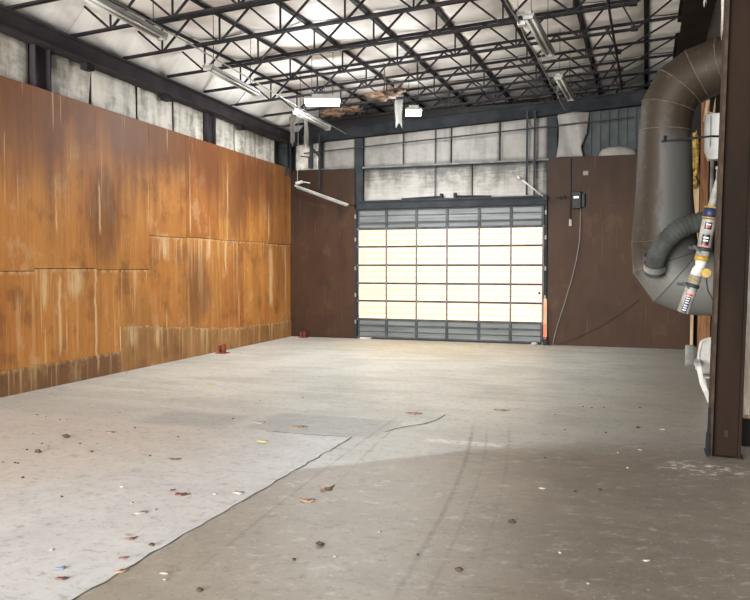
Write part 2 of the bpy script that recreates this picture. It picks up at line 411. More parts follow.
# ================================================================== STRUCTURE
mb = MB(); mb.add([(-14,-3,0),(5,-3,0),(5,24,0),(-14,24,0),(-14,-3,-0.2),(5,-3,-0.2),(5,24,-0.2),(-14,24,-0.2)],
                  [(0,1,2,3),(7,6,5,4),(0,4,5,1),(1,5,6,2),(2,6,7,3),(3,7,4,0)])
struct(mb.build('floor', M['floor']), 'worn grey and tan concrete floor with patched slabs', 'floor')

# open joint between the slabs
def ribbon(path, w0, z=0.003):
    mb = MB(); vs = []
    for i, (x, y) in enumerate(path):
        a = Vector(path[max(i-1,0)]); b = Vector(path[min(i+1,len(path)-1)]); d = (b-a).normalized()
        n = Vector((-d.y, d.x)); ww = w0*(0.6+0.8*random.random())
        vs += [(x+n.x*ww/2, y+n.y*ww/2, z), (x-n.x*ww/2, y-n.y*ww/2, z)]
    mb.add(vs, [(2*i, 2*i+1, 2*i+3, 2*i+2) for i in range(len(path)-1)])
    return mb
pth = []
for i in range(60): 
    t = i/59; pth.append((-3.05+0.008*math.sin(i*1.7)+random.uniform(-.008,.008), 2.2+t*5.73))
for i in range(1,9):
    pth.append((-3.05-i*0.05, 7.93-0.004*i+random.uniform(-.01,.01)))
struct(ribbon(pth, 0.013).build('floor_joint', M['crack']), 'open dark joint running between the pale and tan floor slabs', 'floor joint')
pth2 = [(-3.45-i*0.06, 7.90-0.0015*i+random.uniform(-.008,.008)) for i in range(12)]
struct(ribbon(pth2, 0.012).build('floor_joint', M['crack']), 'thin cross crack in the floor at the near side of the grey patch', 'floor joint')
p3 = [on_floor(*q) for q in ((385,432),(395,429),(410,426),(425,424),(437,420),(445,415))]
struct(ribbon([(p.x,p.y) for p in p3], 0.02).build('floor_joint', M['crack']), 'short hooked crack in the floor before the pale stripe', 'floor joint')

# --- left wall: backing, plywood sheets, kick boards
def lp(y, off, z):
    q = ny(y)
    if z > 1.9: z = 1.9 + (z - 1.9) * q / y
    return Vector((lx(q) + off, q, z))
mb = MB()
vs = [lp(2,-0.22,0), lp(23,-0.22,0), lp(23,-0.22,6.7), lp(2,-0.22,6.7), lp(2,-0.34,0), lp(23,-0.34,0), lp(23,-0.34,6.7), lp(2,-0.34,6.7)]
mb.add(vs, [(3,2,1,0),(4,5,6,7),(0,1,5,4),(1,2,6,5),(2,3,7,6),(3,0,4,7)])
wl = struct(mb.build('wall_left', M['void']), 'tall left wall clad in stained orange plywood', 'wall')
def sheet_l(mb, y0, y1, z0a, z1a, off, z0b=None, z1b=None, th=0.018, ragged=0.0, dry=0.0):
    tint = random.random()
    z0b = z0a if z0b is None else z0b; z1b = z1a if z1b is None else z1b
    n = 14 if ragged else 1
    b = len(mb.v); vs = []; uv = {}
    for i in range(n+1):
        t = i/n; y = y0+(y1-y0)*t; zl = z0a+(z0b-z0a)*t; zh = z1a+(z1b-z1a)*t + (random.uniform(-ragged,ragged) if ragged else 0)
        for o_ in (off, off-th):
            vs.append(lp(y,o_,zl)); uv[b+len(vs)-1] = (tint, zh-zl+dry); vs.append(lp(y,o_,zh)); uv[b+len(vs)-1] = (tint, dry)
    fs = []
    for i in range(n):
        a = 4*i; c = a+4
        fs += [(a,c,c+1,a+1)[::-1], (a+2,a+3,c+3,c+2)[::-1], (a+1,c+1,c+3,a+3)[::-1], (a,a+2,c+2,c)[::-1]]
    fs += [(0,1,3,2), (4*n,4*n+2,4*n+3,4*n+1)]
    mb.add(vs, fs); mb.uv.update(uv)
mb = MB()
cols = [3.5, 5.1, 6.6, 8.05, 9.42, 10.97, 12.62, 14.0, 15.45, 16.75, 18.05, 19.85]
g = 0.006
for i in range(len(cols)-1):
    a, b = cols[i]+g/2, cols[i+1]-g/2
    j = lambda: random.uniform(-0.005, 0.005)
    if b < 12.7:
        zs = 1.84 + random.uniform(-.03,.03)
        sheet_l(mb, a, b, 0.02, zs-0.01, 0.0+j()); sheet_l(mb, a, b, zs, 4.65, 0.016+j(), dry=4.0)
    else:
        zs = 2.52 + random.uniform(-.02,.02)
        sheet_l(mb, a, b, 0.02, zs-0.01, 0.0+j()); sheet_l(mb, a, b, zs, 4.65, 0.016+j(), dry=4.0)
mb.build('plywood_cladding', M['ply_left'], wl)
mb = MB()
for (a,b,z1,z2,o_) in ((3.5,6.7,.38,.38,.03),(6.71,9.3,.37,.375,.028),(9.31,11.58,.375,.37,.03)):
    sheet_l(mb, a, b, 0.0, z1, o_, 0.0, z2, 0.02, 0.012 if a > 11 else 0.002)
mb.build('kick_boards', M['kick'], wl)['label'] = 'weathered brown kick boards'
mb = MB()
for (a,b,z1,z2,o_) in ((11.6,12.9,.82,.74,.026),(12.91,14.35,.70,.62,.022),(14.36,16.5,.58,.47,.026),(16.51,18.2,.46,.44,.022),(18.21,19.88,.44,.42,.024)):
    sheet_l(mb, a, b, 0.0, z1, o_, 0.0, z2, 0.02, 0.022)
mb.build('kick_sheets', M['kick_far'], wl)['label'] = 'ragged paler lower sheets with washed out streaks'

# --- back wall
mb = MB(); mb.box(-10.2, 3.2, 19.16, 19.3, 0, 5.9)
wbk = struct(mb.build('wall_back', M['void']), 'brown plywood back wall around the tall sectional door', 'wall')
def sheet_b(mb, x0, x1, z0, z1, off, th=0.018):
    b = len(mb.v); tint = random.random(); y0 = 18.9-off; y1 = y0+th
    mb.box(x0, x1, y0, y1, z0, z1)
    for i in range(8):
        v = mb.v[b+i]; mb.uv[b+i] = (tint, z1-v[2])
mb = MB()
for a, b in ((-9.06,-7.20),):
    sheet_b(mb, a, b, 0.0, 0.60, 0.003); sheet_b(mb, a, b, 0.602, 4.46, 0.0)
for a, b in ((-2.225,1.0),):
    sheet_b(mb, a, b, 0.0, 3.40, 0.0); sheet_b(mb, a, b, 3.402, 4.49, 0.002)
for i_ in mb.uv: mb.uv[i_] = (mb.uv[i_][0], mb.uv[i_][1]+3.0)
mb.build('plywood_cladding', M['ply_back'], wbk)
mb = MB()
for k in range(9):                                    # ribbed siding, upper right
    x0 = -1.45+k*0.20
    mb.box(x0, x0+0.165, 19.09, 19.13, 4.4, 5.9); mb.box(x0+0.165, x0+0.20, 19.04, 19.13, 4.4, 5.9)
mb.build('ribbed_siding', M['siding'], wbk)['label'] = 'blue grey ribbed metal siding'
# upper end wall beyond the eave strut
mb = MB(); mb.box(-11, 3.2, 22.6, 22.75, 0, 7.4)
struct(mb.build('wall_far', M['void']), 'dark wall beyond the back beam under the roof', 'wall')
# right wall
mb = MB(); mb.box(1.60, 1.75, 8.95, 22.6, 0, 7.25)
struct(mb.build('wall_right', M['brown_steel']), 'dark brown right wall behind the duct and column', 'wall')

# --- ceiling: quilted insulation between the purlins
PUR = [-0.05 - 1.165*k for k in range(8)]
JY = [10.25 + 1.38*k for k in range(-2, 9)]
mb = MB()
xs_edges = [2.2, 1.12] + PUR + [-10.6]
ys_edges = [1.0, 2.4, 3.7, 5.1, 6.11] + JY + [22.65]
rng = random.Random(5)
for i in range(len(xs_edges)-1):
    x1, x0 = xs_edges[i], xs_edges[i+1]
    amp = {}
    for j in range(len(ys_edges)-1):
        y0, y1 = ys_edges[j], ys_edges[j+1]; A = rng.uniform(0.07,0.12); B = rng.uniform(0.008,0.02); ph = rng.uniform(0,6)
        def fn(u, v, x0=x0, x1=x1, y0=y0, y1=y1, A=A, B=B, ph=ph):
            x = x0+(x1-x0)*u; y = y0+(y1-y0)*v
            e = (math.sin(PI*u)**0.5)
            dz = 0.56*min(1, max(0, (-8.30-x)/0.55))**1.5
            return (x, y, zt(x) - dz + 0.115 - (A*0.6*e + A*0.6*e*math.sin(PI*v)**0.7) + B*e*math.sin(v*15+math.sin(u*4+ph)*1.3+ph)*math.sin(PI*v))
        mb.grid(fn, 10, 12)
ceil = struct(mb.build('ceiling', M['ceiling']), 'white quilted roof insulation sagging between the purlins', 'ceiling')
mb = MB(); mb.add([(-11,1,zt(-11)+.25),(3.2,1,zt(3.2)+.25),(3.2,22.75,zt(3.2)+.25),(-11,22.75,zt(-11)+.25)], [(3,2,1,0)])
mb.add([(-11,1,zt(-11)+.33),(3.2,1,zt(3.2)+.33),(3.2,22.75,zt(3.2)+.33),(-11,22.75,zt(-11)+.33)], [(0,1,2,3)])
mb.build('roof_deck', M['void'], ceil)

# ================================================================== SECTIONAL DOOR
door = bpy.data.objects.new('door_1', None); COL.objects.link(door); door.location = (-4.7, 18.95, 0)
struct(door, 'tall sectional door with five rows of glowing yellow panels between grey rows', 'door')
DX = [-7.125, -6.34, -5.53, -4.73, -3.91, -3.12, -2.33]
DZ = [0.03, 0.52, 1.00, 1.46, 1.93, 2.41, 2.87, 3.38]
for r in range(7):
    z0, z1 = DZ[r], DZ[r+1]; lit = 1 <= r <= 5
    mb = MB()
    rh = 0.052
    if lit:
        mb.box(DX[0], DX[-1], 18.93, 18.99, z0, z0+rh*0.5); mb.box(DX[0], DX[-1], 18.93, 18.99, z1-rh*0.5, z1)
    else:
        mb.box(DX[0], DX[-1], 18.93, 18.99, z0, z0+0.035); mb.box(DX[0], DX[-1], 18.93, 18.99, z1-0.035, z1)
        zz = z1-0.17 if r == 0 else z0+0.16
        mb.box(DX[0], DX[-1], 18.90, 18.97, zz-0.022, zz+0.022)
    sec = mb.build('door_section', M['door_rail'], door, origin=((DX[0]+DX[-1])/2, 18.95, z0))
    for x in DX:
        ms = MB(); wd = 0.034 if x == DX[-1] else 0.020 if x == DX[0] else 0.042
        if not lit: wd *= 1.7
        x_ = min(max(x, DX[0]+wd/2), DX[-1]-wd/2)
        ms.box(x_-wd/2, x_+wd/2, 18.922, 18.98, z0, z1)
        ms.build('stile', M['door_stile'] if lit else M['door_rail'], sec)
    for c in range(6):
        mp = MB(); a, b = DX[c], DX[c+1]
        mp.box(a, b, 18.955, 18.975, z0, z1)
        for t in (1/3, 2/3):
            zr = z0+(z1-z0)*t; mp.box(a, b, 18.945, 18.960, zr-0.014, zr+0.014, mi=1)
        mp.build('panel', [M['lit_panel'], M['lit_rib']] if lit else [M['door_grey'], M['door_rail']], sec)
    for x in (DX[0]-0.01, DX[-1]+0.01):
        mh = MB(); mh.box(x-0.02, x+0.02, 18.90, 18.93, z0-0.03, z0+0.03); mh.tube([(x-0.03,18.905,z0+0.005),(x+0.03,18.905,z0+0.005)], 0.012, 8)
        mh.build('roller_hinge', M['door_stile'], sec)
mb = MB(); mb.lathe([(0.0,0),(0.032,0),(0.032,0.02),(0.0,0.02)], (0,0,0), 12)
mb.v = [(-2.42+v[0], 18.945-v[2], 1.25+v[1]) for v in mb.v]; mb.build('lock', M['label_blue'], door)
mb = MB(); mb.box(DX[0], DX[-1], 18.92, 18.99, 0.0, 0.03); mb.build('bottom_seal', M['rubber'], door)

# header, tracks
hd = thing('header_beam', 'dark steel header beam lying directly over the sectional door', 'beam', (-4.7, 18.9, 3.38))
mb = MB(); mb.box(-7.1, -2.25, 18.84, 19.0, 3.385, 3.58); mb.box(-7.1, -2.25, 18.80, 19.05, 3.56, 3.60); mb.build('web', M['blue_steel'], hd)
for x, hh in ((-4.87,.13),(-4.52,.14)):
    mb = MB(); mb.box(x-.03, x+.03, 18.86, 18.98, 3.60, 3.60+hh); mb.build('bracket', M['blue_steel'], hd)
mb = MB(); mb.bar((-5.9,18.86,3.61),(-4.9,18.86,3.64),0.05,0.06); mb.bar((-4.45,18.86,3.64),(-3.6,18.86,3.61),0.05,0.06); mb.build('spring_shaft', M['steel'], hd)
for x, lab in ((-7.165, 'vertical steel door track on the left jamb of the sectional door'), (-2.275, 'vertical steel door track on the right jamb beside the orange board')):
    t = thing('door_track', lab, 'track', (x, 18.9, 0))
    mb = MB(); mb.box(x-.03, x+.03, 18.86, 18.89, 0, 3.38); mb.build('channel', M['blue_steel'], t)
    for z in (0.45, 1.15, 1.85, 2.6, 3.2):
        mb = MB(); mb.box(x-.02, x+.02, 18.84, 18.86, z-.05, z+.05); mb.build('clip', M['grey_matte'], t)

# ================================================================== STEEL FRAME
def ibeam(mb, a, b, wd, ht, tf=0.03, tw=0.03):
    a = Vector(a); b = Vector(b)
    mb.bar(a, b, wd, tf, off=(0, ht/2-tf/2)); mb.bar(a, b, wd, tf, off=(0, -ht/2+tf/2)); mb.bar(a, b, tw, ht-2*tf)
    return mb
eb = thing('eave_beam', 'long dark red eave beam along the top of the left wall', 'beam', lp(12, 0.0, 5.46))
mb = MB(); ibeam(mb, lp(2, 0.02, 5.46), lp(22.5, 0.02, 5.46), 0.26, 0.30, 0.03, 0.09); mb.build('beam_body', M['oxide'], eb)
for y in (7.8, 10.76, 13.24, 16.6):
    q = lp(y, 0, 5.31); mb = MB(); mb.box(q.x-0.04, q.x+0.10, q.y-.09, q.y+.09, q.z-0.11, q.z); mb.build('bracket', M['steel'], eb)
bb = thing('back_beam', 'dark steel beam spanning the back wall under the roof', 'beam', (-4.5, 18.95, 5.5))
zc = lambda x: 5.26+0.0516*(x+7)+0.16
mb = MB(); ibeam(mb, (-9.35,18.95,zc(-9.35)), (1.3,18.95,zc(1.3)), 0.22, 0.32, 0.03, 0.12); mb.build('beam_body', M['beam_dark'], bb)
gd = thing('girder', 'dark brown girder carrying the joists along the right side', 'beam', (0.75, 13, 6.25))
mb = MB(); ibeam(mb, (0.74,2,6.30), (0.74,22.5,6.30), 0.46, 0.66, 0.04, 0.30); mb.build('beam_body', M['brown_steel'], gd)

def hcol(name, x, y, z0, z1, wx, dy, mat, label, tf=0.03):
    t = thing(name, label, 'column', (x, y, z0))
    mb = MB(); mb.box(x-wx/2, x-wx/2+tf, y-dy/2, y+dy/2, z0, z1); mb.box(x+wx/2-tf, x+wx/2, y-dy/2, y+dy/2, z0, z1)
    mb.build('flange', mat, t)
    mb = MB(); mb.box(x-wx/2+tf, x+wx/2-tf, y-0.02, y+0.02, z0, z1); mb.build('web', mat, t)
    return t
# steel columns in the left wall, standing behind the plywood
for y, lab in ((9.72,'steel column showing above the plywood of the left wall, the near one'), (15.22,'steel column showing above the plywood of the left wall, the far one')):
    t = thing('steel_column', lab, 'column', lp(y, -0.1, 0))
    top_z = lp(y, 0, 5.31).z; y = ny(y); x = lx(y)-0.11
    mb = MB(); mb.box(x-.1, x+.1, y-.17, y-.14, 0, top_z); mb.box(x-.1, x+.1, y+.14, y+.17, 0, top_z); mb.box(x-.02, x+.02, y-.14, y+.14, 0, top_z)
    mb.build('column_body', M['oxide'], t)
for x, lab in ((-7.13,'steel column beside the left jamb of the door'), (-2.16,'steel column beside the right jamb of the door')):
    t = thing('steel_column', lab, 'column', (x, 19.08, 0))
    mb = MB(); zz = zc(x)-0.16; mb.box(x-.12, x+.12, 19.0, 19.025, 0, zz); mb.box(x-.12, x+.12, 19.13, 19.155, 0, zz); mb.box(x-.02, x+.02, 19.025, 19.13, 0, zz); mb.build('column_body', M['blue_steel'], t)
t = thing('steel_column', 'dark steel column in the back left corner of the room', 'column', (-9.2, 18.7, 0))
mb = MB(); mb.box(-9.28,-9.0,18.6,18.63,4.3,5.4); mb.box(-9.28,-9.0,18.82,18.85,4.3,5.4); mb.box(-9.16,-9.12,18.63,18.82,4.3,5.4); mb.build('column_body', M['blue_steel'], t)

# the big column in front on the right
t = thing('steel_column', 'wide dark brown steel column standing in the right foreground', 'column', (0.79, 8.42, 0))
t.rotation_euler = (0, 0.018, 0)
mb = MB(); mb.box(0.625,0.655,8.27,8.58,0.0,5.97); mb.build('flange', M['brown_edge'], t, bevel=0.004)['label'] = 'worn pale brown edge flange'
mb = MB(); mb.box(0.885,0.915,8.27,8.58,0.0,5.97); mb.build('flange', M['brown_steel'], t, bevel=0.004)
mb = MB(); mb.box(0.655,0.885,8.34,8.37,0.0,5.97)
mb.build('web', M['brown_steel'], t)
mb = MB(); mb.box(0.60,0.94,8.25,8.60,0.0,0.012); mb.build('base_plate', M['brown_edge'], t)
mb = MB(); mb.box(0.765,0.80,8.33,8.345,0.20,0.27); mb.build('bolt_hole', M['void'], t)

# joists
BN = [-3.45+1.145*k for k in range(-6, 3)]
LAB_J = {}
for n, y in enumerate(reversed(JY)):
    pass
for idx, y in enumerate(JY):
    nback = len(JY)-1-idx
    j = thing('bar_joist', 'dark open web steel joist under the roof, %s counted from the far end' % ORD[nback], 'joist', (-4.3, y, zb(-4.3)), 'open web joists under the roof')
    xl = lx(y)+0.05; xr = -0.2 if y < 15 else -0.52
    def ch(xa, xb, zf, name, mat, h=0.038, w2=0.030, gap=0.022):
        mb = MB()
        for s in (-1, 1):
            mb.bar((xa,y+s*(gap/2+0.006),zf(xa)),(xb,y+s*(gap/2+0.006),zf(xb)),0.010,h)
            mb.bar((xa,y+s*(gap/2+w2/2),zf(xa)),(xb,y+s*(gap/2+w2/2),zf(xb)),w2,0.010,off=(0,(-h/2 if zf is zb else h/2)))
        return mb.build(name, mat, j)
    ch(xl, xr, zb, 'bottom_chord', M['steel'])
    ch(xl, 0.62, zt, 'top_chord', M['steel'])
    nodes = [x for x in BN if x > xl+0.25]
    for x in nodes:
        mb = MB(); mb.bar((x,y,zb(x)),(x,y,zt(x)),0.026,0.026,up=(0,1,0)); mb.build('web_post', M['steel'], j)
    for x in nodes:
        for s in (-1, 1):
            xt = x+s*0.5725
            if xt < xl: xt = xl+0.03
            if x == nodes[-1] and s == 1: xt = x+0.45
            mb = MB(); mb.bar((x+s*0.03,y,zb(x)+0.01),(xt,y,zt(xt)-0.01),0.032,0.032,up=(0,1,0)); mb.build('web_diagonal', M['steel'], j)
    mb = MB(); mb.bar((xr,y,zb(xr)),(0.50,y,zt(0.5)),0.03,0.03,up=(0,1,0)); mb.build('web_diagonal', M['steel'], j)
    mb = MB(); mb.bar((xr-.02,y,zb(xr)),(xr-0.28,y,zt(xr-0.28)),0.026,0.026,up=(0,1,0)); mb.build('web_diagonal', M['steel'], j)
    mb = MB(); mb.box(xr-.10, xr+.02, y-.06, y+.06, zb(xr)-.035, zb(xr)+.035); mb.build('end_plate', M['steel'], j)
# purlins
for k, x in enumerate(PUR):
    p = MB(); yend = 22.5 
    p.box(x-0.045, x+0.045, 2.0, yend, zt(x)+0.034, zt(x)+0.05); p.box(x-0.045, x-0.03, 2.0, yend, zt(x)+0.05, zt(x)+0.16)
    tag(p.build('purlin', M['steel'], origin=(x, 2.0, zt(x)+0.04)), 'long dark purlin running front to back, %s counted from the right girder' % ORD[k], 'purlin', 'purlins under the insulation')

# conduit pipe and cable hanging under the joists, right
mb = MB(); mb.tube([(-0.62,6.0,5.985),(-0.60,13.8,5.985),(-0.56,18.8,5.985)], 0.022, 8)
tag(mb.build('conduit', M['steel']), 'dark pipe running front to back below the joist ends near the duct', 'pipe')
tt = thing('light_cable', 'pale cable strung front to back beside the right row of strip lights', 'cable', (-1.78, 12, 5.6))
mb = MB(); mb.tube([(-1.86+0.003*i+0.012*math.sin(i*2.1), 8.0+i*0.55, 5.52+0.01*math.sin(i*1.3)) for i in range(20)], 0.011, 6); mb.build('cable', M['fixture'], tt)
mb = MB(); mb.box(-1.86,-1.74,11.70,11.82,5.50,5.56); mb.build('connector', M['white_paint'], tt)
for y in (8.87, 11.63, 14.39, 17.15):
    mb = MB(); mb.tube([(-1.84,y,5.53),(-1.84,y,zb(-1.84))], 0.006, 6); mb.build('hanger', M['galv'], tt)

# strip lights
def strip_light(name, label, p0, p1, lit=False):
    p0 = Vector(p0); p1 = Vector(p1); c = (p0+p1)/2; d = (p1-p0).normalized(); s = d.cross(Vector((0,0,1))).normalized()
    t = thing(name, label, 'light', c, 'strip lights under the roof')
    mb = MB(); mb.bar(p0, p1, 0.09, 0.06)
    mb.bar(p0, p1, 0.16, 0.012, off=(0,-0.03)); mb.bar(p0, p1, 0.012, 0.05, off=(0.08,-0.015)); mb.bar(p0, p1, 0.012, 0.05, off=(-0.08,-0.015)); mb.build('housing', M['fixture'], t)
    for k in (-1, 1):
        mb = MB(); o = s*0.045*k + Vector((0,0,-0.06)); mb.tube([p0+d*0.05+o, p1-d*0.05+o], 0.019, 10); mb.build('tube', M['lamp_on'] if lit else M['tube_glass'], t)
    for q in (p0+d*0.02, p1-d*0.02):
        mb = MB(); mb.bar(q-d*0.02, q+d*0.02, 0.14, 0.07, off=(0,-0.05)); mb.build('end_cap', M['fixture'], t)
    for f in (0.12, 0.88):
        q = p0+(p1-p0)*f; zz = zb(q.x)
        zz = zt(q.x)+0.08
        if True:
            mb = MB(); mb.tube([q+Vector((0,0,0.03)), Vector((q.x, q.y, zz+0.02))], 0.006, 6); mb.build('hanger', M['steel'], t)
    return t
strip_light('strip_light', 'long unlit strip light nearest the camera in the left row', (-6.54,7.62,5.27), (-6.68,9.69,5.27))
strip_light('strip_light', 'unlit strip light in the middle of the left row', (-6.94,11.31,5.25), (-7.10,13.32,5.25))
strip_light('strip_light', 'unlit strip light at the far end of the left row, behind the bright lamp', (-7.10,15.12,5.24), (-7.23,17.17,5.24))
strip_light('strip_light', 'unlit strip light in the right row, the nearer one', (-1.64,11.28,5.53), (-1.58,13.44,5.53))
strip_light('strip_light', 'unlit strip light in the right row, the farther one', (-1.62,15.08,5.53), (-1.56,17.12,5.53))
mb = MB(); mb.tube([(-6.40,6.2,5.34),(-6.70,10.4,5.34),(-7.12,15.8,5.31),(-7.30,18.6,5.30)], 0.012, 6)
tag(mb.build('conduit', M['galv']), 'thin conduit linking the left row of strip lights', 'pipe')
def bay_light(label, c, ln, wd, az):
    t = thing('high_bay_light', label, 'light', c, 'lit lamps under the roof'); c = Vector(c); d = Vector((math.cos(az), math.sin(az), 0))
    mb = MB(); mb.bar(c-d*ln/2, c+d*ln/2, wd, 0.05); mb.bar(c-d*ln*0.3, c+d*ln*0.3, wd*0.5, 0.07, off=(0,0.06)); mb.build('housing', M['fixture'], t)
    mb = MB(); mb.bar(c-d*(ln/2-.02), c+d*(ln/2-.02), wd-0.03, 0.10, off=(0,-0.06)); mb.build('lamp_lens', M['lamp_on'], t)
    for f in (-0.3, 0.3):
        q = c+d*ln*f; mb = MB(); mb.tube([q+Vector((0,0,.06)), Vector((q.x,q.y,zt(q.x)+.10))], 0.006, 6); mb.build('hanger', M['steel'], t)
bay_light('brightly lit lamp hanging above the left part of the back wall', (-6.29,14.66,5.32), 0.72, 0.26, YAW)
bay_light('smaller looking lit lamp hanging farther back, beside the hanging white flap', (-4.95,16.7,5.40), 0.36, 0.26, YAW)

# ================================================================== WALL INSULATION PANELS
def panel_l(y0, y1, z0, z1, label, folds, off=-0.10, lean=0.0, seed=1):
    r = random.Random(seed); ph = r.uniform(0,6)
    def fn(u, v):
        y = y0+(y1-y0)*u + lean*(v-0.5); z = z0+(z1-z0)*v
        o_ = off + 0.009*math.sin(u*folds*2*PI+ph+0.9*math.sin(v*3)) + 0.004*math.sin(u*folds*4.7*PI+ph*2+v*2) - 0.02*(abs(2*u-1)**6)
        return lp(y, o_, z)
    mb = MB(); mb.grid(fn, 36, 8, thick=(-0.03,0,0))
    return tag(mb.build('insulation_blanket', M['vinyl'], origin=lp((y0+y1)/2, off, z0)), label, 'insulation', 'insulation panels above the left plywood')
LP_ = [(3.6,6.55),(6.6,9.5),(10.02,11.01),(11.09,12.40),(12.48,13.70),(13.78,14.98),(15.46,16.55),(16.6,17.75),(17.8,19.0)]
LPn = ['nearest the camera, at the picture edge','just before the near steel column','first beyond the near steel column','second beyond the near steel column','third beyond the near steel column','beside the far steel column, near side','first beyond the far steel column','second beyond the far steel column','in the back corner']
for k, (a, b) in enumerate(LP_):
    panel_l(a, b, 4.50, 5.33, 'grimy white insulation panel above the left plywood, ' + LPn[k], 2 if b-a < 1.5 else 4, seed=k+3, lean=0.10 if k == 2 else 0.0)
def panel_b(x0, x1, z0, z1, label, y=19.06, mat='vinyl', seed=1, amp=0.012, slope=0.0516):
    r = random.Random(seed); ph = r.uniform(0,6)
    def fn(u, v):
        x = x0+(x1-x0)*u; zz = z0+(z1(x)-z0)*v if callable(z1) else z0+(z1-z0)*v
        return (x, y - amp*math.sin(u*7+ph)*math.sin(v*3+ph) - amp*0.6*math.sin(u*13+v*5), zz)
    mb = MB(); mb.grid(fn, 16, 8, thick=(0,0.03,0))
    return tag(mb.build('insulation_blanket', M[mat], origin=((x0+x1)/2, y, z0)), label, 'insulation', 'insulation panels above the door')
zbm = lambda x: 5.26+0.0516*(x+7)+0.05
for k, (a, b, lab) in enumerate(((-6.99,-5.93,'first from the left'),(-5.90,-4.67,'second from the left'),(-4.64,-3.44,'third from the left'),(-3.41,-2.29,'at the right end'))):
    panel_b(a, b, 4.50, zbm, 'grimy white insulation panel in the upper row above the door, ' + lab, seed=k+20, mat='vinyl_clean')
for k, (a, b, lab) in enumerate(((-6.99,-4.13,'left of the seam'),(-4.10,-2.29,'right of the seam'))):
    panel_b(a, b, 3.58, 4.45, 'long sooty insulation panel directly over the door header, ' + lab, seed=k+30, mat='vinyl_sooty')
panel_b(-8.15, -7.27, 4.50, zbm, 'grimy insulation panel high on the back wall left of the door column', seed=44, mat='vinyl_clean')
panel_b(-8.98, -8.33, 4.50, zbm, 'dim insulation panel high in the back left corner', seed=45, y=19.10)
# girts
mb = MB(); mb.bar((-7.0,18.98,4.475),(0.95,18.98,4.475),0.10,0.03); mb.bar((-7.0,18.94,4.465),(0.95,18.94,4.465),0.012,0.035)
tag(mb.build('girt', M['girt'], origin=(-4,18.98,4.47)), 'pale horizontal girt crossing the back wall above the door panels', 'girt')
mb = MB(); mb.bar((-8.25,18.98,4.475),(-7.26,18.98,4.475),0.10,0.04)
tag(mb.build('girt', M['girt'], origin=(-7.7,18.98,4.47)), 'short horizontal girt left of the door above the brown plywood', 'girt')
mb = MB(); mb.bar((-8.6,18.79,4.98-1.6*.052),(-0.3,18.79,4.98+6.7*.0516),0.04,0.028)
tag(mb.build('sag_rod', M['blue_steel'], origin=(-4,18.79,5.1)), 'thin sloping rod across the upper insulation on the back wall', 'rod')
t = thing('track_hanger', 'pair of dark angle irons dropping from the back beam above the door bar', 'hanger', (-2.64,18.85,3.6))
for x, z0 in ((-2.73,3.62),(-2.55,3.60)):
    mb = MB(); mb.bar((x,18.82,z0),(x,18.82,zc(x)-0.02),0.05,0.012,up=(0,1,0)); mb.bar((x-.02,18.84,z0),(x-.02,18.84,zc(x)-0.02),0.012,0.05,up=(0,1,0)); mb.build('angle_iron', M['blue_steel'], t)
mb = MB(); mb.bar((-2.72,18.82,5.40),(-2.55,18.82,5.15),0.03,0.02); mb.build('brace', M['blue_steel'], t)
for k, (x, z0, z1) in enumerate(((-5.05,3.62,5.35),(-3.42,4.5,5.46))):
    mb = MB(); mb.bar((x,18.96,z0),(x,18.96,z1),0.025,0.012,up=(0,1,0))
    tag(mb.build('wall_batten', M['blue_steel'], origin=(x,18.96,z0)), ('thin dark batten down both insulation rows above the door' if k == 0 else 'thin dark batten in the upper insulation row above the door'), 'batten')
# steelwork in the back left corner
t = thing('corner_brace', 'dark angle brace in the back left corner above the plywood', 'brace', (-8.3,18.8,4.5))
mb = MB(); mb.bar((-8.62,18.75,5.32),(-8.10,18.75,4.75),0.05,0.05); mb.build('diagonal', M['blue_steel'], t)
mb = MB(); mb.bar((-8.13,18.75,3.95),(-8.13,18.75,5.35),0.04,0.04,up=(0,1,0)); mb.build('upright', M['blue_steel'], t)
mb = MB(); mb.bar((-8.38,18.78,4.48),(-8.38,18.78,5.2),0.09,0.05,up=(0,1,0)); mb.build('upright', M['blue_steel'], t)
mb = MB(); mb.bar((-8.68,18.75,4.82),(-8.42,18.75,4.78),0.03,0.03); mb.bar((-8.44,18.75,4.80),(-8.44,18.75,4.5),0.03,0.03,up=(0,1,0)); mb.build('rail', M['blue_steel'], t)

# hanging scraps of vinyl
def scrap(label, top, bottom, w0, w1, curl=0.04, mat='vinyl_clean', seed=0, name='vinyl_scrap'):
    r = random.Random(seed); top = Vector(top); bottom = Vector(bottom)
    ph = r.uniform(0,6)
    def fn(u, v):
        p = bottom+(top-bottom)*v; wd = w1+(w0-w1)*v
        return p + Vector(((u-0.5)*wd*(1+0.12*math.sin(v*9+ph)), curl*math.sin(u*PI*1.3+ph)+curl*0.6*math.sin(v*6+ph), (0.06*math.sin(u*7+ph) if v < 0.01 else 0)))
    mb = MB(); mb.grid(fn, 8, 14, thick=(0,0.012,0))
    return tag(mb.build(name, M[mat], origin=top), label, 'insulation scrap', None)
scrap('torn pale insulation strip hanging in the back left corner, the left one', (-8.62,18.2,5.95), (-8.72,18.3,5.06), 0.22, 0.12, seed=1)
scrap('torn pale insulation strip hanging in the back left corner, the right one', (-8.28,18.2,6.20), (-8.26,18.2,4.98), 0.08, 0.12, seed=2)
scrap('white rounded insulation flap hanging before the back beam beside the lit lamp', (-5.62,17.6,6.36), (-5.58,17.6,5.24), 0.20, 0.15, 0.05, seed=5)
scrap('narrow rag of insulation hanging from the right girder beside the column', (1.04,12.4,6.02), (1.0,12.4,5.25), 0.10, 0.02, 0.02, 'vinyl', 8)
scrap('short rag of insulation hanging from the right girder', (0.78,12.3,6.0), (0.76,12.3,5.72), 0.09, 0.04, 0.02, 'vinyl', 9)
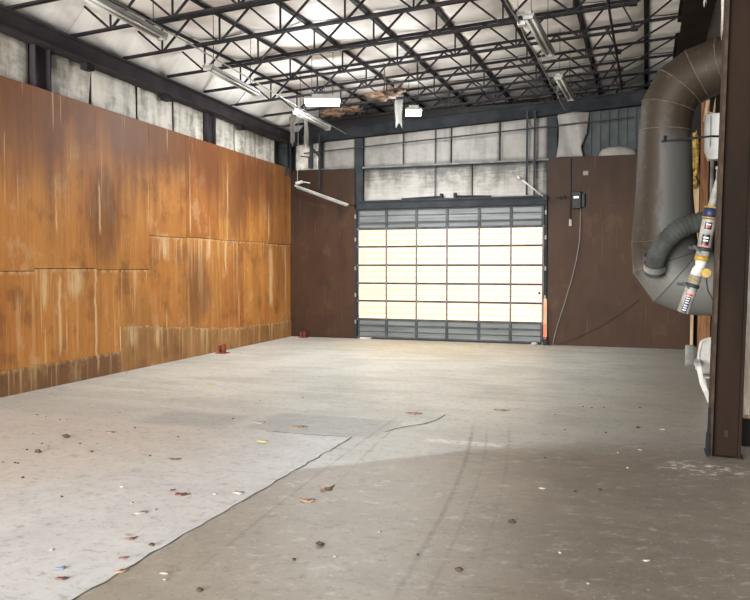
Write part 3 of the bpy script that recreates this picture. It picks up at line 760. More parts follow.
# loose cloth, upper right of the door
def cloth(u, v):
    x0 = -2.05+0.06*math.sin(v*3); x1 = -1.40+0.10*v
    if v < 0.5: x1 -= 0.16*(1-abs(v-0.22)/0.3 if abs(v-.22) < .3 else 0)*0.6
    x = x0+(x1-x0)*u; z = 4.50+1.04*v
    return (x, 18.92-0.05*math.sin(u*PI)-0.035*math.sin((u+v*0.6)*7), z)
mb = MB(); mb.grid(cloth, 22, 22, thick=(0,0.02,0))
tag(mb.build('loose_vinyl_sheet', M['vinyl_clean'], origin=(-1.7,18.9,4.5)), 'loose pale vinyl sheet hanging beside the ribbed siding right of the door', 'insulation sheet')
# lump of torn insulation on top of the plywood
def lump(mb, c, s, seed, n=12, m=18, amp=0.25):
    r = random.Random(seed); ks = [(r.uniform(1,5), r.uniform(1,5), r.uniform(0,6)) for _ in range(6)]
    c = Vector(c)
    vs = []; fs = []
    for i in range(n+1):
        th = PI*i/n
        for k in range(m):
            ph = 2*PI*k/m
            q = Vector((math.sin(th)*math.cos(ph), math.sin(th)*math.sin(ph), math.cos(th)))
            a = 1+amp*sum(math.sin(q.x*k1*2+q.y*k2*2+q.z*3+p) for k1, k2, p in ks)/3
            vs.append(c+Vector((q.x*s[0]*a, q.y*s[1]*a, q.z*s[2]*a)))
    for i in range(n):
        for k in range(m):
            k2 = (k+1) % m; fs.append((i*m+k, (i+1)*m+k, (i+1)*m+k2, i*m+k2))
    mb.add(vs, fs, True); return mb
mb = lump(MB(), (-0.66,19.0,4.49), (0.44,0.06,0.22), 4, amp=0.06); tag(mb.build('insulation_lump', M['vinyl_clean'], origin=(-0.66,18.93,4.5)), 'slumped white insulation on top of the brown plywood right of the door', 'insulation')
mb = lump(MB(), (-5.42,16.0,5.62), (0.30,0.25,0.06), 6, amp=0.6); lump(mb, (-5.15,16.2,5.74), (0.18,0.16,0.04), 7, amp=0.6)
mb.tube([(-5.42,16.0,5.62),(-5.40,16.02,6.0),(-5.42,16.0,zt(-5.42)+.1)],[0.02,0.012,0.015],6)
tag(mb.build('torn_insulation', M['foam'], origin=(-5.4,16,5.62)), 'brown torn insulation spilling from the roof near the hanging white flap', 'insulation')
mb = lump(MB(), (-7.05,17.0,5.52), (0.26,0.25,0.07), 8, amp=0.6); lump(mb, (-6.62,17.1,5.60), (0.24,0.2,0.05), 9, amp=0.6)
mb.tube([(-7.05,17.0,5.52),(-7.03,17.0,6.0),(-7.05,17.0,zt(-7.05)+.1)],[0.02,0.012,0.015],6)
tag(mb.build('torn_insulation', M['foam'], origin=(-6.9,17,5.5)), 'brown torn insulation spilling from the roof below the bright lamp', 'insulation')

# ================================================================== BACK WALL FITTINGS
def fallen_light():
    p0 = Vector((-8.70,18.45,4.02)); p1 = Vector((-7.26,18.62,3.49)); d = (p1-p0).normalized()
    t = thing('strip_light', 'unlit strip light hanging askew by one wire left of the door', 'light', p0)
    mb = MB(); mb.bar(p0, p1, 0.10, 0.05); mb.build('housing', M['grey_matte'], t)
    mb = MB(); mb.tube([p0+d*.05+Vector((0,-.03,-.045)), p1-d*.05+Vector((0,-.03,-.045))], 0.018, 8); mb.build('tube', M['fixture'], t)
    mb = MB(); mb.bar(p0+Vector((.03,0,.05)), p0+Vector((.20,0,.09)), 0.09, 0.07); mb.bar(p0+Vector((.16,0,.10)), p0+Vector((.42,0,.05)), 0.03, 0.025); mb.build('bracket', M['white_paint'], t)
    q = p0+Vector((.06,0,.08)); mb = MB(); mb.tube([q, Vector((-8.60,18.45,zb(-8.6)))], 0.008, 6); mb.build('hanging_wire', M['galv'], t)
    mb = MB(); mb.bar(p1-d*.02, Vector((p1.x+.09, 18.90, p1.z)), 0.03, 0.02); mb.build('stay', M['steel'], t)
fallen_light()
t = thing('door_bar', 'pale slanted pole across the top right corner of the door', 'pole', (-2.6,18.7,3.8))
mb = MB(); mb.tube([(-2.93,18.62,4.06),(-2.28,18.78,3.54)], 0.022, 8); mb.build('pole', M['white_paint'], t)
mb = MB(); mb.tube([(-2.90,18.62,4.03),(-2.84,18.64,3.98)], 0.04, 8); mb.build('collar', M['galv'], t)
mb = MB(); mb.box(-2.33,-2.23,18.74,18.86,3.48,3.60); mb.build('pivot_bracket', M['blue_steel'], t)
# control box
t = thing('control_box', 'dark electrical control box with a white label on the right plywood', 'control box', (-1.52,18.82,3.2))
mb = MB(); mb.box(-1.65,-1.45,18.72,18.89,3.26,3.66); enc = mb.build('enclosure', M['black'], t, bevel=0.015)
mb = MB(); mb.box(-1.44,-1.37,18.78,18.89,3.30,3.62); mb.build('side_switch', M['dark_grey'], t, bevel=0.01)
mb = MB(); mb.box(-1.62,-1.50,18.712,18.72,3.50,3.55); mb.build('label_plate', M['label_white'], enc)
mb = MB(); mb.box(-1.60,-1.52,18.70,18.72,3.34,3.40); mb.build('button', M['dark_grey'], enc)
mb = MB(); mb.bar((-2.05,18.86,3.54),(-1.65,18.86,3.54),0.03,0.03); mb.box(-1.96,-1.92,18.83,18.89,3.50,3.58); mb.box(-1.86,-1.82,18.83,18.89,3.50,3.58); mb.build('conduit_stub', M['steel'], t)
mb = MB(); mb.tube([(-1.70,18.88,4.45),(-1.70,18.88,3.70),(-1.70,18.88,3.02)], 0.016, 8)
tag(mb.build('conduit', M['blue_steel'], origin=(-1.7,18.88,4.4)), 'thin conduit dropping past the control box on the right plywood', 'pipe')
mb = MB(); mb.box(-1.73,-1.67,18.85,18.885,2.86,3.02); tag(mb.build('switch_plate', M['grey_matte'], origin=(-1.7,18.88,2.9)), 'small pale switch at the lower end of the conduit below the control box', 'switch')
cp = [(-1.46,18.86,3.26),(-1.47,18.86,2.9),(-1.48,18.86,2.5),(-1.55,18.86,2.05),(-1.66,18.86,1.55),(-1.76,18.86,1.2),(-1.86,18.86,.85),(-1.97,18.86,.5),(-2.06,18.86,.12),(-2.07,18.84,0.02)]
mb = MB(); mb.tube(cp, 0.013, 8); tag(mb.build('cable', M['cable_grey'], origin=(-1.5,18.86,3.2)), 'grey cable drooping from the control box down to the floor', 'cable')
mb = MB(); mb.tube([(-1.93,18.88,0.02),(-1.5,18.88,0.20),(-1.0,18.88,0.46),(-0.5,18.88,0.80),(-0.1,18.88,1.15)], 0.008, 6)
tag(mb.build('cable', M['brown_line'], origin=(-1.9,18.87,0)), 'thin dark line climbing slantwise across the lower right plywood', 'cable')  # thin dark tube drawn for a slanting mark on the plywood
mb = MB(); mb.box(-1.42,-1.30,18.87,18.89,4.05,4.15); tag(mb.build('wall_plate', M['cable_grey'], origin=(-1.36,18.88,4.1)), 'small pale plate on the plywood above the control box', 'plate')
mb = MB(); mb.box(-7.98,-7.90,18.86,18.89,1.30,1.40); tag(mb.build('wall_plate', M['black'], origin=(-7.94,18.88,1.35)), 'small black plate on the brown plywood left of the door', 'plate')
t = thing('jamb_board', 'faded orange board leaning at the foot of the right door jamb', 'board', (-2.24,18.8,0))
mb = MB(); mb.bar((-2.255,18.78,0.20),(-2.265,18.84,1.12),0.08,0.025,up=(0,1,0)); mb.build('board', M['orange'], t)
mb = MB(); mb.bar((-2.262,18.765,0.16),(-2.262,18.785,0.52),0.05,0.012,up=(0,1,0)); mb.build('reflector_strip', M['orange_red'], t)
mb = MB(); mb.box(-2.30,-2.20,18.76,18.86,0.0,0.20); mb.build('foot_block', M['blue_steel'], t)
mb = MB(); mb.box(-7.03,-6.72,18.78,18.89,0.0,0.05); tag(mb.build('threshold_block', M['white_paint'], bevel=0.012), 'white block on the floor at the left foot of the door', 'block')
mb = lump(MB(), (-2.50,18.74,0.035), (0.08,0.05,0.035), 12); tag(mb.build('crumpled_paper', M['white_paint']), 'crumpled white scrap on the floor at the right foot of the door', 'litter')
# red floor brackets
def red_bracket(x, y, label, s=1.0):
    t = thing('floor_bracket', label, 'bracket', (x,y,0))
    mb = MB(); mb.box(x-.12*s,x+.12*s,y-.10*s,y+.10*s,0,0.02); mb.build('base_plate', M['red_rust'], t)
    mb = MB(); mb.box(x-.08*s,x-.04*s,y-.06*s,y+.06*s,0.02,0.17*s); mb.box(x+.03*s,x+.06*s,y-.05*s,y+.05*s,0.02,0.20*s); mb.build('upright', M['red_rust'], t)
    mb = MB(); mb.tube([(x-.10*s,y,0.10*s),(x+.10*s,y,0.12*s)], 0.018*s, 8); mb.build('pin', M['red_rust'], t)
p = on_floor(217,353); red_bracket(lx(p.y)+0.26, p.y, 'red rusty steel bracket on the floor halfway along the left wall')
p = on_floor(309,336.5); red_bracket(p.x, 18.66, 'red rusty steel bracket on the floor in the back left corner', 0.9)

# ================================================================== RIGHT SIDE: DUCT AND FITTINGS
def make_duct_mat():
    m = Mat('dusty_galvanised_duct', 0.55, 0.1, 0.3); x, y, z = m.pos()
    n = m.noise(m.vec(x*2.2, y*2.2, z*0.9), 1.3, 5, 0.55); n2 = m.noise(m.vec(x*9, y*9, z*9), 1.0, 4)
    dust = ((x+0.02)*2.0 + (n-0.5)*1.6 - (z-3.0).abs()*0.22).step(0.55, 0.15).max((z + (n-0.5)*0.9).step(3.75, 4.25))
    low = (z+(n-0.5)).step(2.2,1.6)
    col = m.mix((0.072,0.073,0.067), (0.033,0.024,0.016), dust*(low*-1.0+1.0))
    col = m.mix(col, (0.16,0.16,0.145), low*0.7)
    col = m.mix(col, (0.09,0.075,0.055), n2.step(0.55,0.75)*0.4)
    m.color(col); return m.m
M['duct'] = make_duct_mat()
M['seam'] = mottled('pale_duct_seam', (0.13,0.105,0.075), (0.075,0.058,0.038), 10, 0.7)
M['seam_dark'] = plain('dark_duct_seam', (0.05,0.048,0.042), 0.6)
M['flex'] = mottled('grey_flexible_hose', (0.058,0.062,0.059), (0.036,0.039,0.037), 4, 0.7)
DY = 13.0
duct = thing('exhaust_duct', 'huge dusty sheet metal duct bending out of and back into the right wall', 'duct', (0.25,DY,3.0))
path = [(1.70,12.6,5.06),(1.08,12.85,4.97),(0.72,13.0,4.87),(0.45,13.0,4.69),(0.30,13.0,4.40),(0.260,13.0,4.02),(0.26,13.0,3.0),(0.27,13.0,2.30),(0.30,13.0,1.97),(0.46,13.0,1.74),(0.70,13.0,1.64),(1.05,13.0,1.62),(1.70,13.0,1.62)]
rad =  [0.40,0.40,0.405,0.405,0.40,0.395,0.43,0.49,0.50,0.50,0.50,0.49,0.49]
# mitred rings: each ring lies in the plane that bisects the bend
def duct_rings(path, rad, n=32):
    P = [Vector(p) for p in path]; out = []
    for i, p in enumerate(P):
        d0 = (P[i]-P[i-1]).normalized() if i > 0 else (P[1]-P[0]).normalized()
        d1 = (P[i+1]-P[i]).normalized() if i < len(P)-1 else d0
        t = (d0+d1).normalized(); s = Vector((0,1,0)); s = (s - t*s.dot(t)).normalized(); q = t.cross(s)
        k = 1.0/max(0.5, t.dot(d0))
        out.append([p + s*(math.cos(2*PI*a/n)*rad[i]) + q*(math.sin(2*PI*a/n)*rad[i]*k) for a in range(n)])
    return out
R = duct_rings(path, rad)
def duct_part(name, i0, i1, label=None):
    mb = MB(); n = len(R[0]); vs = [v for r in R[i0:i1+1] for v in r]; fs = []
    for i in range(i1-i0):
        for k in range(n):
            k2 = (k+1) % n; fs.append((i*n+k, (i+1)*n+k, (i+1)*n+k2, i*n+k2))
    mb.add(vs, fs, True); o = mb.build(name, M['duct'], duct)
    if label: o['label'] = label
    return o
duct_part('outlet_run', 0, 1)
SEG = {}
for i in range(1, 5): SEG[i] = duct_part('elbow_segment', i, i+1)
duct_part('riser', 5, 7, 'tall bare metal riser')
for i in range(7, 11): SEG[i] = duct_part('elbow_segment', i, i+1)
duct_part('inlet_run', 11, 12)
for i in range(1, 12):
    if i == 6: continue
    mb = MB(); ring = [v for v in R[i]]; c = sum(ring, Vector((0,0,0)))/len(ring)
    pts = [c+(v-c)*1.004 for v in ring]; pts.append(pts[0]); pts.append(pts[1])
    mb.tube(pts, 0.008, 6, cap=False); mb.build('seam_band', M['seam'] if i < 6 else M['seam_dark'], SEG.get(i, duct))
mb = MB(); mb.bar((0.2,12.58,3.80),(0.9,12.58,3.84),0.02,0.03); mb.bar((0.9,12.58,3.84),(1.62,12.9,3.84),0.02,0.03); mb.build('hanger_strap', M['steel'], duct)
mb = MB(); mb.box(-0.02,0.10,12.48,12.56,2.05,2.10); mb.tube([(0.25,12.58,3.80),(0.25,12.55,3.88)],0.02,6); mb.build('latch', M['steel'], duct)
# flexible hose
hp = [Vector((1.2,12.30,2.50)),Vector((0.92,12.30,2.56)),Vector((0.70,12.28,2.54)),Vector((0.50,12.26,2.47)),Vector((0.34,12.25,2.34)),Vector((0.21,12.26,2.16)),Vector((0.145,12.30,1.98)),Vector((0.13,12.42,1.80))]
fine = []
for i in range(len(hp)-1):
    p0 = hp[max(i-1,0)]; p1 = hp[i]; p2 = hp[i+1]; p3 = hp[min(i+2,len(hp)-1)]
    for s in range(10):
        t = s/10; fine.append(0.5*((2*p1)+(-p0+p2)*t+(2*p0-5*p1+4*p2-p3)*t*t+(-p0+3*p1-3*p2+p3)*t*t*t))
fine.append(hp[-1])
mb = MB(); mb.tube(fine, [0.142+0.008*(1 if (i % 3) == 0 else 0) for i in range(len(fine))], 20)
h = thing('flexible_hose', 'grey ribbed flexible hose curving down onto the lower duct elbow', 'hose', (0.5,12.27,2.3))
mb.build('hose_body', M['flex'], h)
mb = MB()
mb.tube([fine[-9], fine[-5]], 0.158, 20, cap=False); mb.build('clamp_band', M['galv'], h)
mb = MB(); mb.tube([(1.2,12.30,2.50),(1.7,12.30,2.50)], 0.15, 16); mb.build('wall_collar', M['galv'], h)

# studs, boards and foam of the open framing against the right wall
def board(name, x0, x1, y0, y1, z0, z1, mat, label, cat):
    mb = MB(); mb.box(x0,x1,y0,y1,z0,z1); return tag(mb.build(name, M[mat], origin=((x0+x1)/2,(y0+y1)/2,z0), bevel=0.004), label, cat)
board('wall_stud', 1.10,1.26,18.2,18.3,0.0,5.9,'wood','reddish brown stud standing behind the big duct','stud')
board('wall_board', 0.97,1.10,18.52,18.56,2.42,4.15,'wood_pale','pale board behind the duct beside the reddish stud, the long upper one','board')
board('wall_board', 0.98,1.04,18.70,18.88,0.0,0.95,'wood_pale','pale edge board at the foot of the right end of the back wall','board')
board('wall_stud', 1.28,1.40,16.9,17.0,0.0,6.0,'brown_steel','dark post behind the big duct nearest the light grey box','stud')
board('wall_stud', 1.12,1.30,17.5,17.62,0.0,1.05,'wood','short orange brown post near the white chair','stud')
mb = lump(MB(), (0.99,18.40,4.35), (0.09,0.07,0.42), 15, amp=0.5); lump(mb, (0.97,18.40,3.75), (0.10,0.07,0.12), 16, amp=0.5)
mb.build('x', M['foam_yellow']); o = bpy.data.objects['x']; o.name = 'foam_insulation'; tag(o, 'ragged yellow foam hanging behind the duct beside the reddish stud', 'insulation')
for k, (x, z) in enumerate(((1.10,4.86),(1.28,5.0))):
    mb = MB(); mb.bar((x,17.2,z),(x+0.06,17.2,z+0.42),0.07,0.03,up=(0,1,0)); mb.bar((x+.03,17.2,z+.2),(1.30,17.0,z+.1),0.02,0.02)
    tag(mb.build('wood_offcut', M['wood_pale'], origin=(x,17.2,z)), 'pale wood offcut above the grey box, ' + ('the left one of two' if k == 0 else 'the right one of two'), 'offcut')
t = thing('electrical_box', 'light grey electrical box with a sloped foot, high behind the column', 'electrical box', (1.05,13.9,3.7))
mb = MB(); x0,x1,y0,y1 = 0.90,1.22,13.8,14.1
mb.add([(x0,y0,3.82),(x1,y0,3.82),(x1,y1,3.82),(x0,y1,3.82),(x0,y0,4.40),(x1,y0,4.40),(x1,y1,4.43),(x0,y1,4.43),(x0+.06,y0+.05,3.66),(x1,y0+.05,3.66),(x1,y1,3.66),(x0+.06,y1,3.66)],
       [(4,5,6,7),(0,1,5,4),(1,2,6,5),(2,3,7,6),(3,0,4,7),(8,9,1,0),(9,10,2,1),(10,11,3,2),(11,8,0,3),(11,10,9,8)])
mb.build('enclosure', M['grey_box'], t, bevel=0.008)
mb = MB(); mb.tube([(1.02,13.95,3.68),(1.02,13.95,1.95)], 0.03, 10); mb.build('conduit', M['galv'], t)
mb = MB(); mb.box(1.2,1.62,13.85,14.05,3.9,4.3); mb.build('mounting_bracket', M['steel'], t)
mb = MB(); mb.box(0.965,0.985,13.78,13.80,3.86,4.36); mb.build('door_seam', M['grey_matte'], t)

# white jointed tube tool hung on the column
t = thing('jointed_tube_tool', 'white jointed tube tool with blue labels and yellow collars hanging behind the column', 'tool', (0.69,8.7,2.8))
def at85(x, z, y=8.80): return Vector((x, y, z))
pA, pB, pC, pD = at85(0.69,2.80,8.70), at85(0.635,2.46), at85(0.560,1.99), at85(0.385,1.41)
mb = MB(); mb.tube([pA, pA+(pB-pA)*0.35, pB], [0.02,0.032,0.045], 14); mb.build('neck', M['pvc'], t)
mb = MB(); mb.tube([pB, pB+(pC-pB)*0.06, pC], 0.068, 18); ub = mb.build('upper_tube', M['pvc'], t)
dU = (pC-pB).normalized()
mb = MB(); mb.tube([pB-dU*0.06, pB+dU*0.07], 0.073, 18); cb = mb.build('collar', M['label_blue'], t)
for f in (-0.055, 0.055):
    mb = MB(); mb.tube([pB+dU*(f-0.008), pB+dU*(f+0.008)], 0.075, 18); mb.build('ring', M['yellow'], cb)
pJ = at85(0.52,1.86); dL = (pD-pJ).normalized()
mb = MB(); mb.tube([pC-dU*0.02, pC+dU*0.03], 0.072, 18); mb.build('ring', M['yellow'], t)
mb = MB(); mb.tube([pC+dU*0.02, pC+dU*0.09, pJ, pJ+dL*0.06], [0.062,0.05,0.055,0.06], 16); mb.build('joint', M['white_paint'], t)
mb = MB(); mb.tube([pJ+dL*0.06, pD], 0.062, 18); lb = mb.build('lower_tube', M['pvc'], t)
mb = MB(); mb.tube([pJ+dL*0.10, pJ+dL*0.118], 0.069, 18); mb.build('ring', M['yellow'], t)
for c0, dd in ((pC-dU*0.09, dU), (pJ+dL*0.17, dL)):
    mb = MB(); mb.tube([c0-dd*0.02, c0+dd*0.02], 0.073, 18); mb.bar(c0+Vector((-0.02,-0.03,0)), c0+Vector((-0.15,-0.04,0.02)), 0.03, 0.03); mb.bar(c0+Vector((-0.10,-0.05,0.04)), c0+Vector((-0.03,-0.06,-0.03)), 0.02, 0.02); mb.build('clamp', M['dark_grey'], t)
k0 = at85(0.60,1.83,8.72); mb = MB(); mb.tube([k0, k0+Vector((0,-0.05,0))], [0.055,0.05], 16); mb.build('knob', M['yellow'], t, bevel=0.006)
mb = MB(); mb.tube([pJ+Vector((0,0,0.02)), k0+Vector((0,0.03,0))], 0.028, 10); mb.build('knob_stem', M['galv'], t)
def sticker(c, dd, ln, wd, mat, r, par):       # a curved sticker on the camera side of a tube
    side = Vector((0,-1,0)); side = (side-dd*side.dot(dd)).normalized(); b = dd.cross(side)
    def fn(u, v):
        a = (u-0.5)*wd/r
        return c + dd*((v-0.5)*ln) + side*(math.cos(a)*r) + b*(math.sin(a)*r)
    mb = MB(); mb.grid(fn, 8, 1); return mb.build('sticker', M[mat], par)
sticker(pB+dU*0.14, dU, 0.075, 0.075, 'label_black', 0.0695, ub); sticker(pB+dU*0.285, dU, 0.11, 0.08, 'label_black', 0.0695, ub); sticker(pB+dU*0.345, dU, 0.012, 0.08, 'label_red', 0.0697, ub)
sticker(pB+dU*0.145, dU, 0.022, 0.045, 'label_red', 0.0702, ub); sticker(pB+dU*0.125, dU, 0.010, 0.05, 'label_white', 0.0702, ub); sticker(pB+dU*0.265, dU, 0.012, 0.05, 'label_white', 0.0702, ub); sticker(pB+dU*0.295, dU, 0.012, 0.05, 'label_white', 0.0702, ub)
sticker(pJ+dL*0.27, dL, 0.02, 0.07, 'label_red', 0.0636, lb); sticker(pJ+dL*0.38, dL, 0.17, 0.055, 'label_blue', 0.0636, lb)
for f in (0.31,0.335,0.36,0.39,0.415,0.44): sticker(pJ+dL*f, dL, 0.007, 0.038, 'label_white', 0.0642, lb)
mb = MB(); mb.tube([pA+Vector((0,0,-0.03)), pA+Vector((0,-0.02,0.06)), pA+Vector((0,-0.11,0.10)), Vector((0.67,8.57,2.90))], 0.018, 8); mb.build('hook', M['galv'], t)
mb = MB(); mb.tube([k0+Vector((0,0.02,-0.03)), k0+Vector((0.02,0.02,-0.18)), k0+Vector((0.08,0.04,-0.30)), k0+Vector((0.2,0.05,-0.33))], 0.008, 6); mb.build('hose', M['rubber'], t)

# grey curved sheet piece, chair, strap
def curved(u, v):
    a = u*PI*0.5
    return (0.74+0.20*math.sin(a)*(1-0.1*v), 15.9-0.10*math.cos(a)-0.02*v, 0.0+0.40*v*(1-0.22*(u**3)))
mb = MB(); mb.grid(curved, 12, 8, thick=(0.03,0.05,0)); mb.box(0.76,0.93,15.84,16.05,0.0,0.04)
tag(mb.build('curved_metal_piece', M['grey_matte'], origin=(0.8,15.9,0)), 'grey curved sheet metal piece standing at the right end of the back wall', 'metal piece')

def chair(cx, cy):
    t = thing('plastic_chair', 'white moulded plastic chair half hidden behind the column', 'chair', (cx,cy,0))
    w2 = 0.27
    def seat(u, v):
        return (cx+(u-0.5)*2*(w2-0.02), cy-0.24+0.46*v, 0.37+0.02*math.cos((u-0.5)*2)*0-0.02*math.sin(PI*u)*math.sin(PI*v)-0.02*v)
    mb = MB(); mb.grid(seat, 10, 8, thick=(0,0,-0.02)); mb.build('seat', M['resin'], t)
    def back(u, v):
        x = (u-0.5)*2; ww = (w2-0.02)*(1-0.18*v**3); z = 0.36+0.50*v-0.05*abs(x)**3*v
        return (cx+x*ww, cy+0.21+0.10*v-0.05*x*x, z)
    mb = MB(); mb.grid(back, 12, 10, thick=(0,0.02,0)); mb.build('backrest', M['resin'], t)
    def rim(s):
        pts = []
        for i in range(13):
            u = i/12; p = Vector(back(u, 1.0)); pts.append(p+Vector((0,0.01,0)))
        return pts
    mb = MB(); mb.tube([Vector(back(0,0.1))]+[Vector(back(0,v)) for v in (.4,.7,.9)]+rim(1)+[Vector(back(1,v)) for v in (.9,.7,.4,.1)], 0.022, 8); mb.build('back_rim', M['resin'], t)
    for s in (-1, 1):
        x = cx+s*w2
        a = [Vector((x-s*0.02,cy+0.24,0.54)), Vector((x,cy+0.05,0.525)), Vector((x+s*0.0,cy-0.20,0.52)), Vector((x,cy-0.275,0.49))]
        mb = MB()
        for i in range(len(a)-1): mb.bar(a[i], a[i+1], 0.08, 0.055)
        mb.build('armrest', M['resin'], t, bevel=0.008)
        mb = MB(); mb.bar((x,cy-0.26,0.52),(x-s*0.05,cy-0.30,0.28),0.065,0.035,up=(0,1,0)); mb.bar((x-s*0.05,cy-0.30,0.29),(x-s*0.17,cy-0.33,0.0),0.07,0.04,up=(0,1,0)); mb.build('leg', M['resin'], t, bevel=0.006)
        mb = MB(); mb.bar((x-s*0.05,cy+0.22,0.54),(x-s*0.16,cy+0.28,0.0),0.05,0.035,up=(0,1,0)); mb.build('leg', M['resin'], t, bevel=0.006)
chair(0.985, 11.75)
mb = MB(); sp = [(0.612,8.24,0.021),(0.606,8.235,0.10),(0.612,8.25,0.25),(0.620,8.262,0.40),(0.622,8.264,0.50)]
for i in range(len(sp)-1): mb.bar(sp[i], sp[i+1], 0.035 if i < 2 else 0.02, 0.012, up=(0,1,0))
tag(mb.build('strap', M['navy'], origin=(0.61,8.24,0.02)), 'dark blue strap hanging against the foot of the foreground column', 'strap')
# white peeling board right of the column, dark at its foot
t = thing('peeling_board', 'white peeling board standing right behind the foreground column', 'board', (1.2,9.0,0))
mb = MB(); mb.box(1.0,1.30,8.88,8.94,0.30,5.9); mb.build('board', M['wood_pale'], t)
mb = MB(); mb.box(1.0,1.05,8.868,8.88,0.34,5.9); mb.box(1.06,1.20,8.868,8.88,0.40,5.9); mb.build('paint_layer', M['old_paint'], t)
mb = MB(); mb.box(0.99,1.32,8.90,8.96,0.0,0.30); mb.build('gap_shade', M['void'], t)  # dark sheet standing in for the shaded gap under the board

# ================================================================== FLOOR LITTER
def leaf(px, py, s, az, mat, label, curl=0.5, name='dry_leaf', grp=None):
    p = on_floor(px, py); r = random.Random(int(px*7+py)); n = 14; 
    if mat == 'speck':
        mb = lump(MB(), (p.x, p.y, s*0.30), (s*0.75, s*0.55, s*0.30), int(px*3+py), 6, 9, 0.35)
        return tag(mb.build(name, M[mat], origin=(p.x,p.y,0)), label, 'dirt', grp)
    pts = []
    for k in range(n):
        a = 2*PI*k/n; rr = s*(0.55+0.45*abs(math.cos(a*2.5)))*(0.75+0.5*r.random())
        q = Vector((math.cos(a)*rr*1.25, math.sin(a)*rr*0.8, 0)); q.z = 0.004+0.22*curl*q.length**2/s*(0.5+0.5*math.sin(a*2+1))
        pts.append(q)
    s *= 1.0
    R_ = Matrix.Rotation(az, 3, 'Z'); ctr = Vector((0,0,0.008)); th = Vector((0,0,0.004))
    vs = [p+R_@ctr]+[p+R_@q for q in pts]; m_ = len(vs); vs += [v+th for v in vs]
    fs = []
    for k in range(n):
        a, b = 1+k, 1+(k+1) % n
        fs += [(0,b,a), (m_,m_+a,m_+b), (a,b,m_+b,m_+a)]
    mn = min(v.z for v in vs); vs = [v-Vector((0,0,mn-0.001)) for v in vs]
    mb = MB(); mb.add(vs, fs, True)
    return tag(mb.build(name, M[mat], origin=(p.x,p.y,0)), label, 'leaf' if 'leaf' in name else 'litter', grp)
M['leaf_brown'] = mottled('dry_brown_leaf', (0.30,0.18,0.13), (0.12,0.07,0.05), 30, 0.8)
M['leaf_tan'] = mottled('dry_tan_leaf', (0.42,0.29,0.21), (0.18,0.11,0.08), 30, 0.8)
M['leaf_red'] = mottled('dry_red_leaf', (0.17,0.075,0.062), (0.10,0.045,0.038), 30, 0.8)
M['scrap_white'] = mottled('white_scrap', (0.46,0.43,0.40), (0.30,0.26,0.23), 20, 0.7)
M['scrap_yellow'] = plain('yellow_scrap', (0.55,0.46,0.14), 0.7)
M['scrap_blue'] = plain('blue_scrap', (0.14,0.18,0.30), 0.6)
M['speck'] = mottled('dark_speck', (0.05,0.035,0.025), (0.09,0.06,0.04), 30, 0.9)
leaf(308,501,0.065,0.2,'leaf_tan','curled tan dry leaf on the tan slab, left of a pair of leaves',1.2)
leaf(326,490,0.060,0.9,'leaf_brown','curled brown dry leaf on the tan slab, right of a pair of leaves',1.2)
leaf(182,494.5,0.055,0.2,'leaf_red','flat dark red leaf on the pale slab near the floor joint',0.3)
leaf(171,491,0.035,1.2,'leaf_tan','small tan leaf touching the dark red leaf on the pale slab',0.4)
leaf(175,459.5,0.055,0.3,'leaf_brown','dry brown and white leaf on the pale slab before the grey patch',0.7)
leaf(259,423,0.065,0.3,'scrap_white','pale curled leaf at the left end of the grey floor patch',0.8)
leaf(66,437.5,0.06,0.0,'speck','dark clod on the pale floor below the left plywood, the larger one',0.6,'dirt_clod')
leaf(38,452.5,0.05,0.0,'speck','dark clod on the pale floor among brown specks on the far left',0.6,'dirt_clod')
leaf(62,579,0.032,0.3,'leaf_red','red brown leaf scrap on the pale slab at the very front',0.5)
leaf(61,568.5,0.03,0.5,'scrap_blue','small blue and white paper scrap on the pale slab in front',0.8,'paper_scrap')
leaf(131,539,0.04,0.9,'leaf_brown','brown twig like scrap on the pale slab in front',0.6)
leaf(123,558,0.03,0.4,'leaf_brown','small brown scrap near the front end of the floor joint',0.5)
leaf(152,545.5,0.03,0.2,'speck','dark crumb beside the front part of the floor joint',0.5,'dirt_clod')
leaf(120,572,0.04,0.8,'leaf_tan','tan leaf scrap lodged in the floor joint in front',0.5)
leaf(320,545.5,0.045,0.4,'speck','dark twig on the tan slab in front of the leaf pair',0.3,'twig')
leaf(263,441.5,0.06,0.4,'scrap_yellow','small yellow scrap on the pale slab below the grey patch',0.5,'paper_scrap')
leaf(211,384.5,0.07,0.1,'scrap_yellow','yellow scrap on the floor beyond the smaller grey patch',0.3,'paper_scrap')
leaf(500,410.5,0.09,0.1,'leaf_tan','tan chip lying on the floor before the right side of the door',0.3,'wood_chip')
leaf(142,513,0.05,1.0,'scrap_white','white paper strip on the pale slab, the middle one',0.4,'paper_scrap')
leaf(239,493,0.05,0.0,'scrap_white','white paper strip right beside the floor joint',0.3,'paper_scrap')
leaf(110,432.5,0.06,0.1,'leaf_tan','tan curled scrap on the pale floor below the smaller grey patch',0.4)
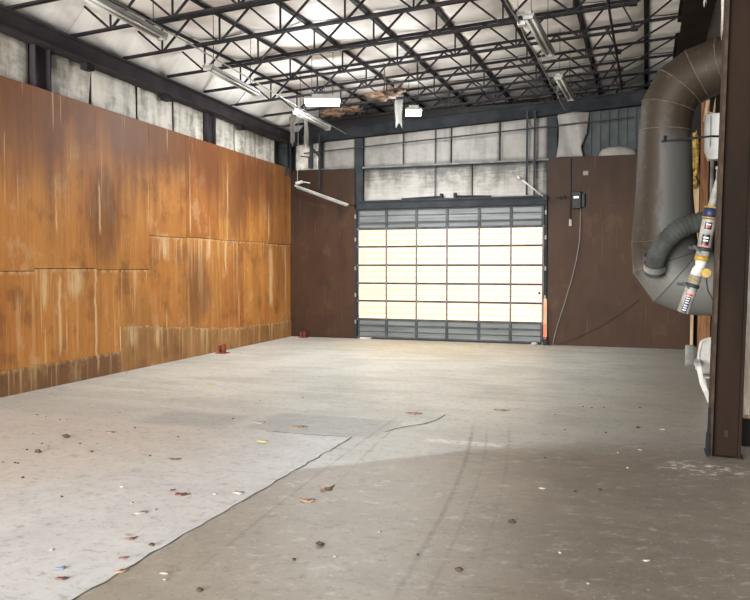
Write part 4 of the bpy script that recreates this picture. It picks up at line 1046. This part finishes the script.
leaf(299,427,0.09,0.2,'leaf_tan','tan smear of leaves on the larger grey floor patch',0.1)
leaf(414,413.5,0.10,0.1,'leaf_tan','brown leaf crumbs on the floor above the hooked crack',0.15)
leaf(663,429.5,0.03,0.0,'scrap_white','white fleck on the dark floor left of the column',0.3,'paper_scrap')
leaf(638,428,0.03,0.0,'speck','dark fleck on the floor left of the white fleck',0.5,'dirt_clod')
leaf(543,488.5,0.03,0.0,'scrap_white','pale fleck on the tan slab beside a dark fleck in front of the column',0.3,'paper_scrap')
leaf(512,522.5,0.035,0.3,'speck','dark crumb on the tan slab at the lower right',0.5,'dirt_clod')
leaf(459,570.5,0.03,0.3,'speck','dark crumb on the tan slab between the tyre marks in front',0.5,'dirt_clod')
leaf(165,573.5,0.025,0.3,'scrap_white','tiny pale scrap on the tan slab at the lower left',0.3,'paper_scrap')
leaf(200,591,0.03,0.3,'speck','dark crumb on the tan slab at the very front left',0.5,'dirt_clod')
SPK = [(33,434),(42,444),(27,450),(15,463),(3,462.5),(18,463.5),(23,478),(80,444),(62,497),(92,452),(60,420),(37,415),(46,417),(67,420),(120,413),(178,437),(150,456),(135,428),(233,419),(260,401),(303,398),(127,373),(565,430),(592,408),(604,408),(606,433),(583,407),(640,408),(418,555),(575,492),(600,490),(545,458),(294,560)]
for k, (px, py) in enumerate(SPK):
    leaf(px, py, 0.013+0.010*random.random(), random.uniform(0,3), 'speck', 'tiny dark speck of dirt scattered on the concrete floor', 0.5, 'dirt_speck', 'dirt specks on the floor')['category'] = 'dirt'
WSP = [(48,447),(90,431),(97,444),(122,487),(148,494),(215,494),(132,503),(155,510),(52,550),(165,580),(232,509),(380,532),(335,557),(618,453),(640,450),(662,424),(628,468),(555,415),(540,423),(560,553),(588,584),(647,561)]
for k, (px, py) in enumerate(WSP):
    leaf(px, py, 0.012+0.010*random.random(), random.uniform(0,3), 'scrap_white', 'tiny pale fleck scattered on the concrete floor', 0.2, 'pale_fleck', 'pale flecks on the floor')['category'] = 'litter'
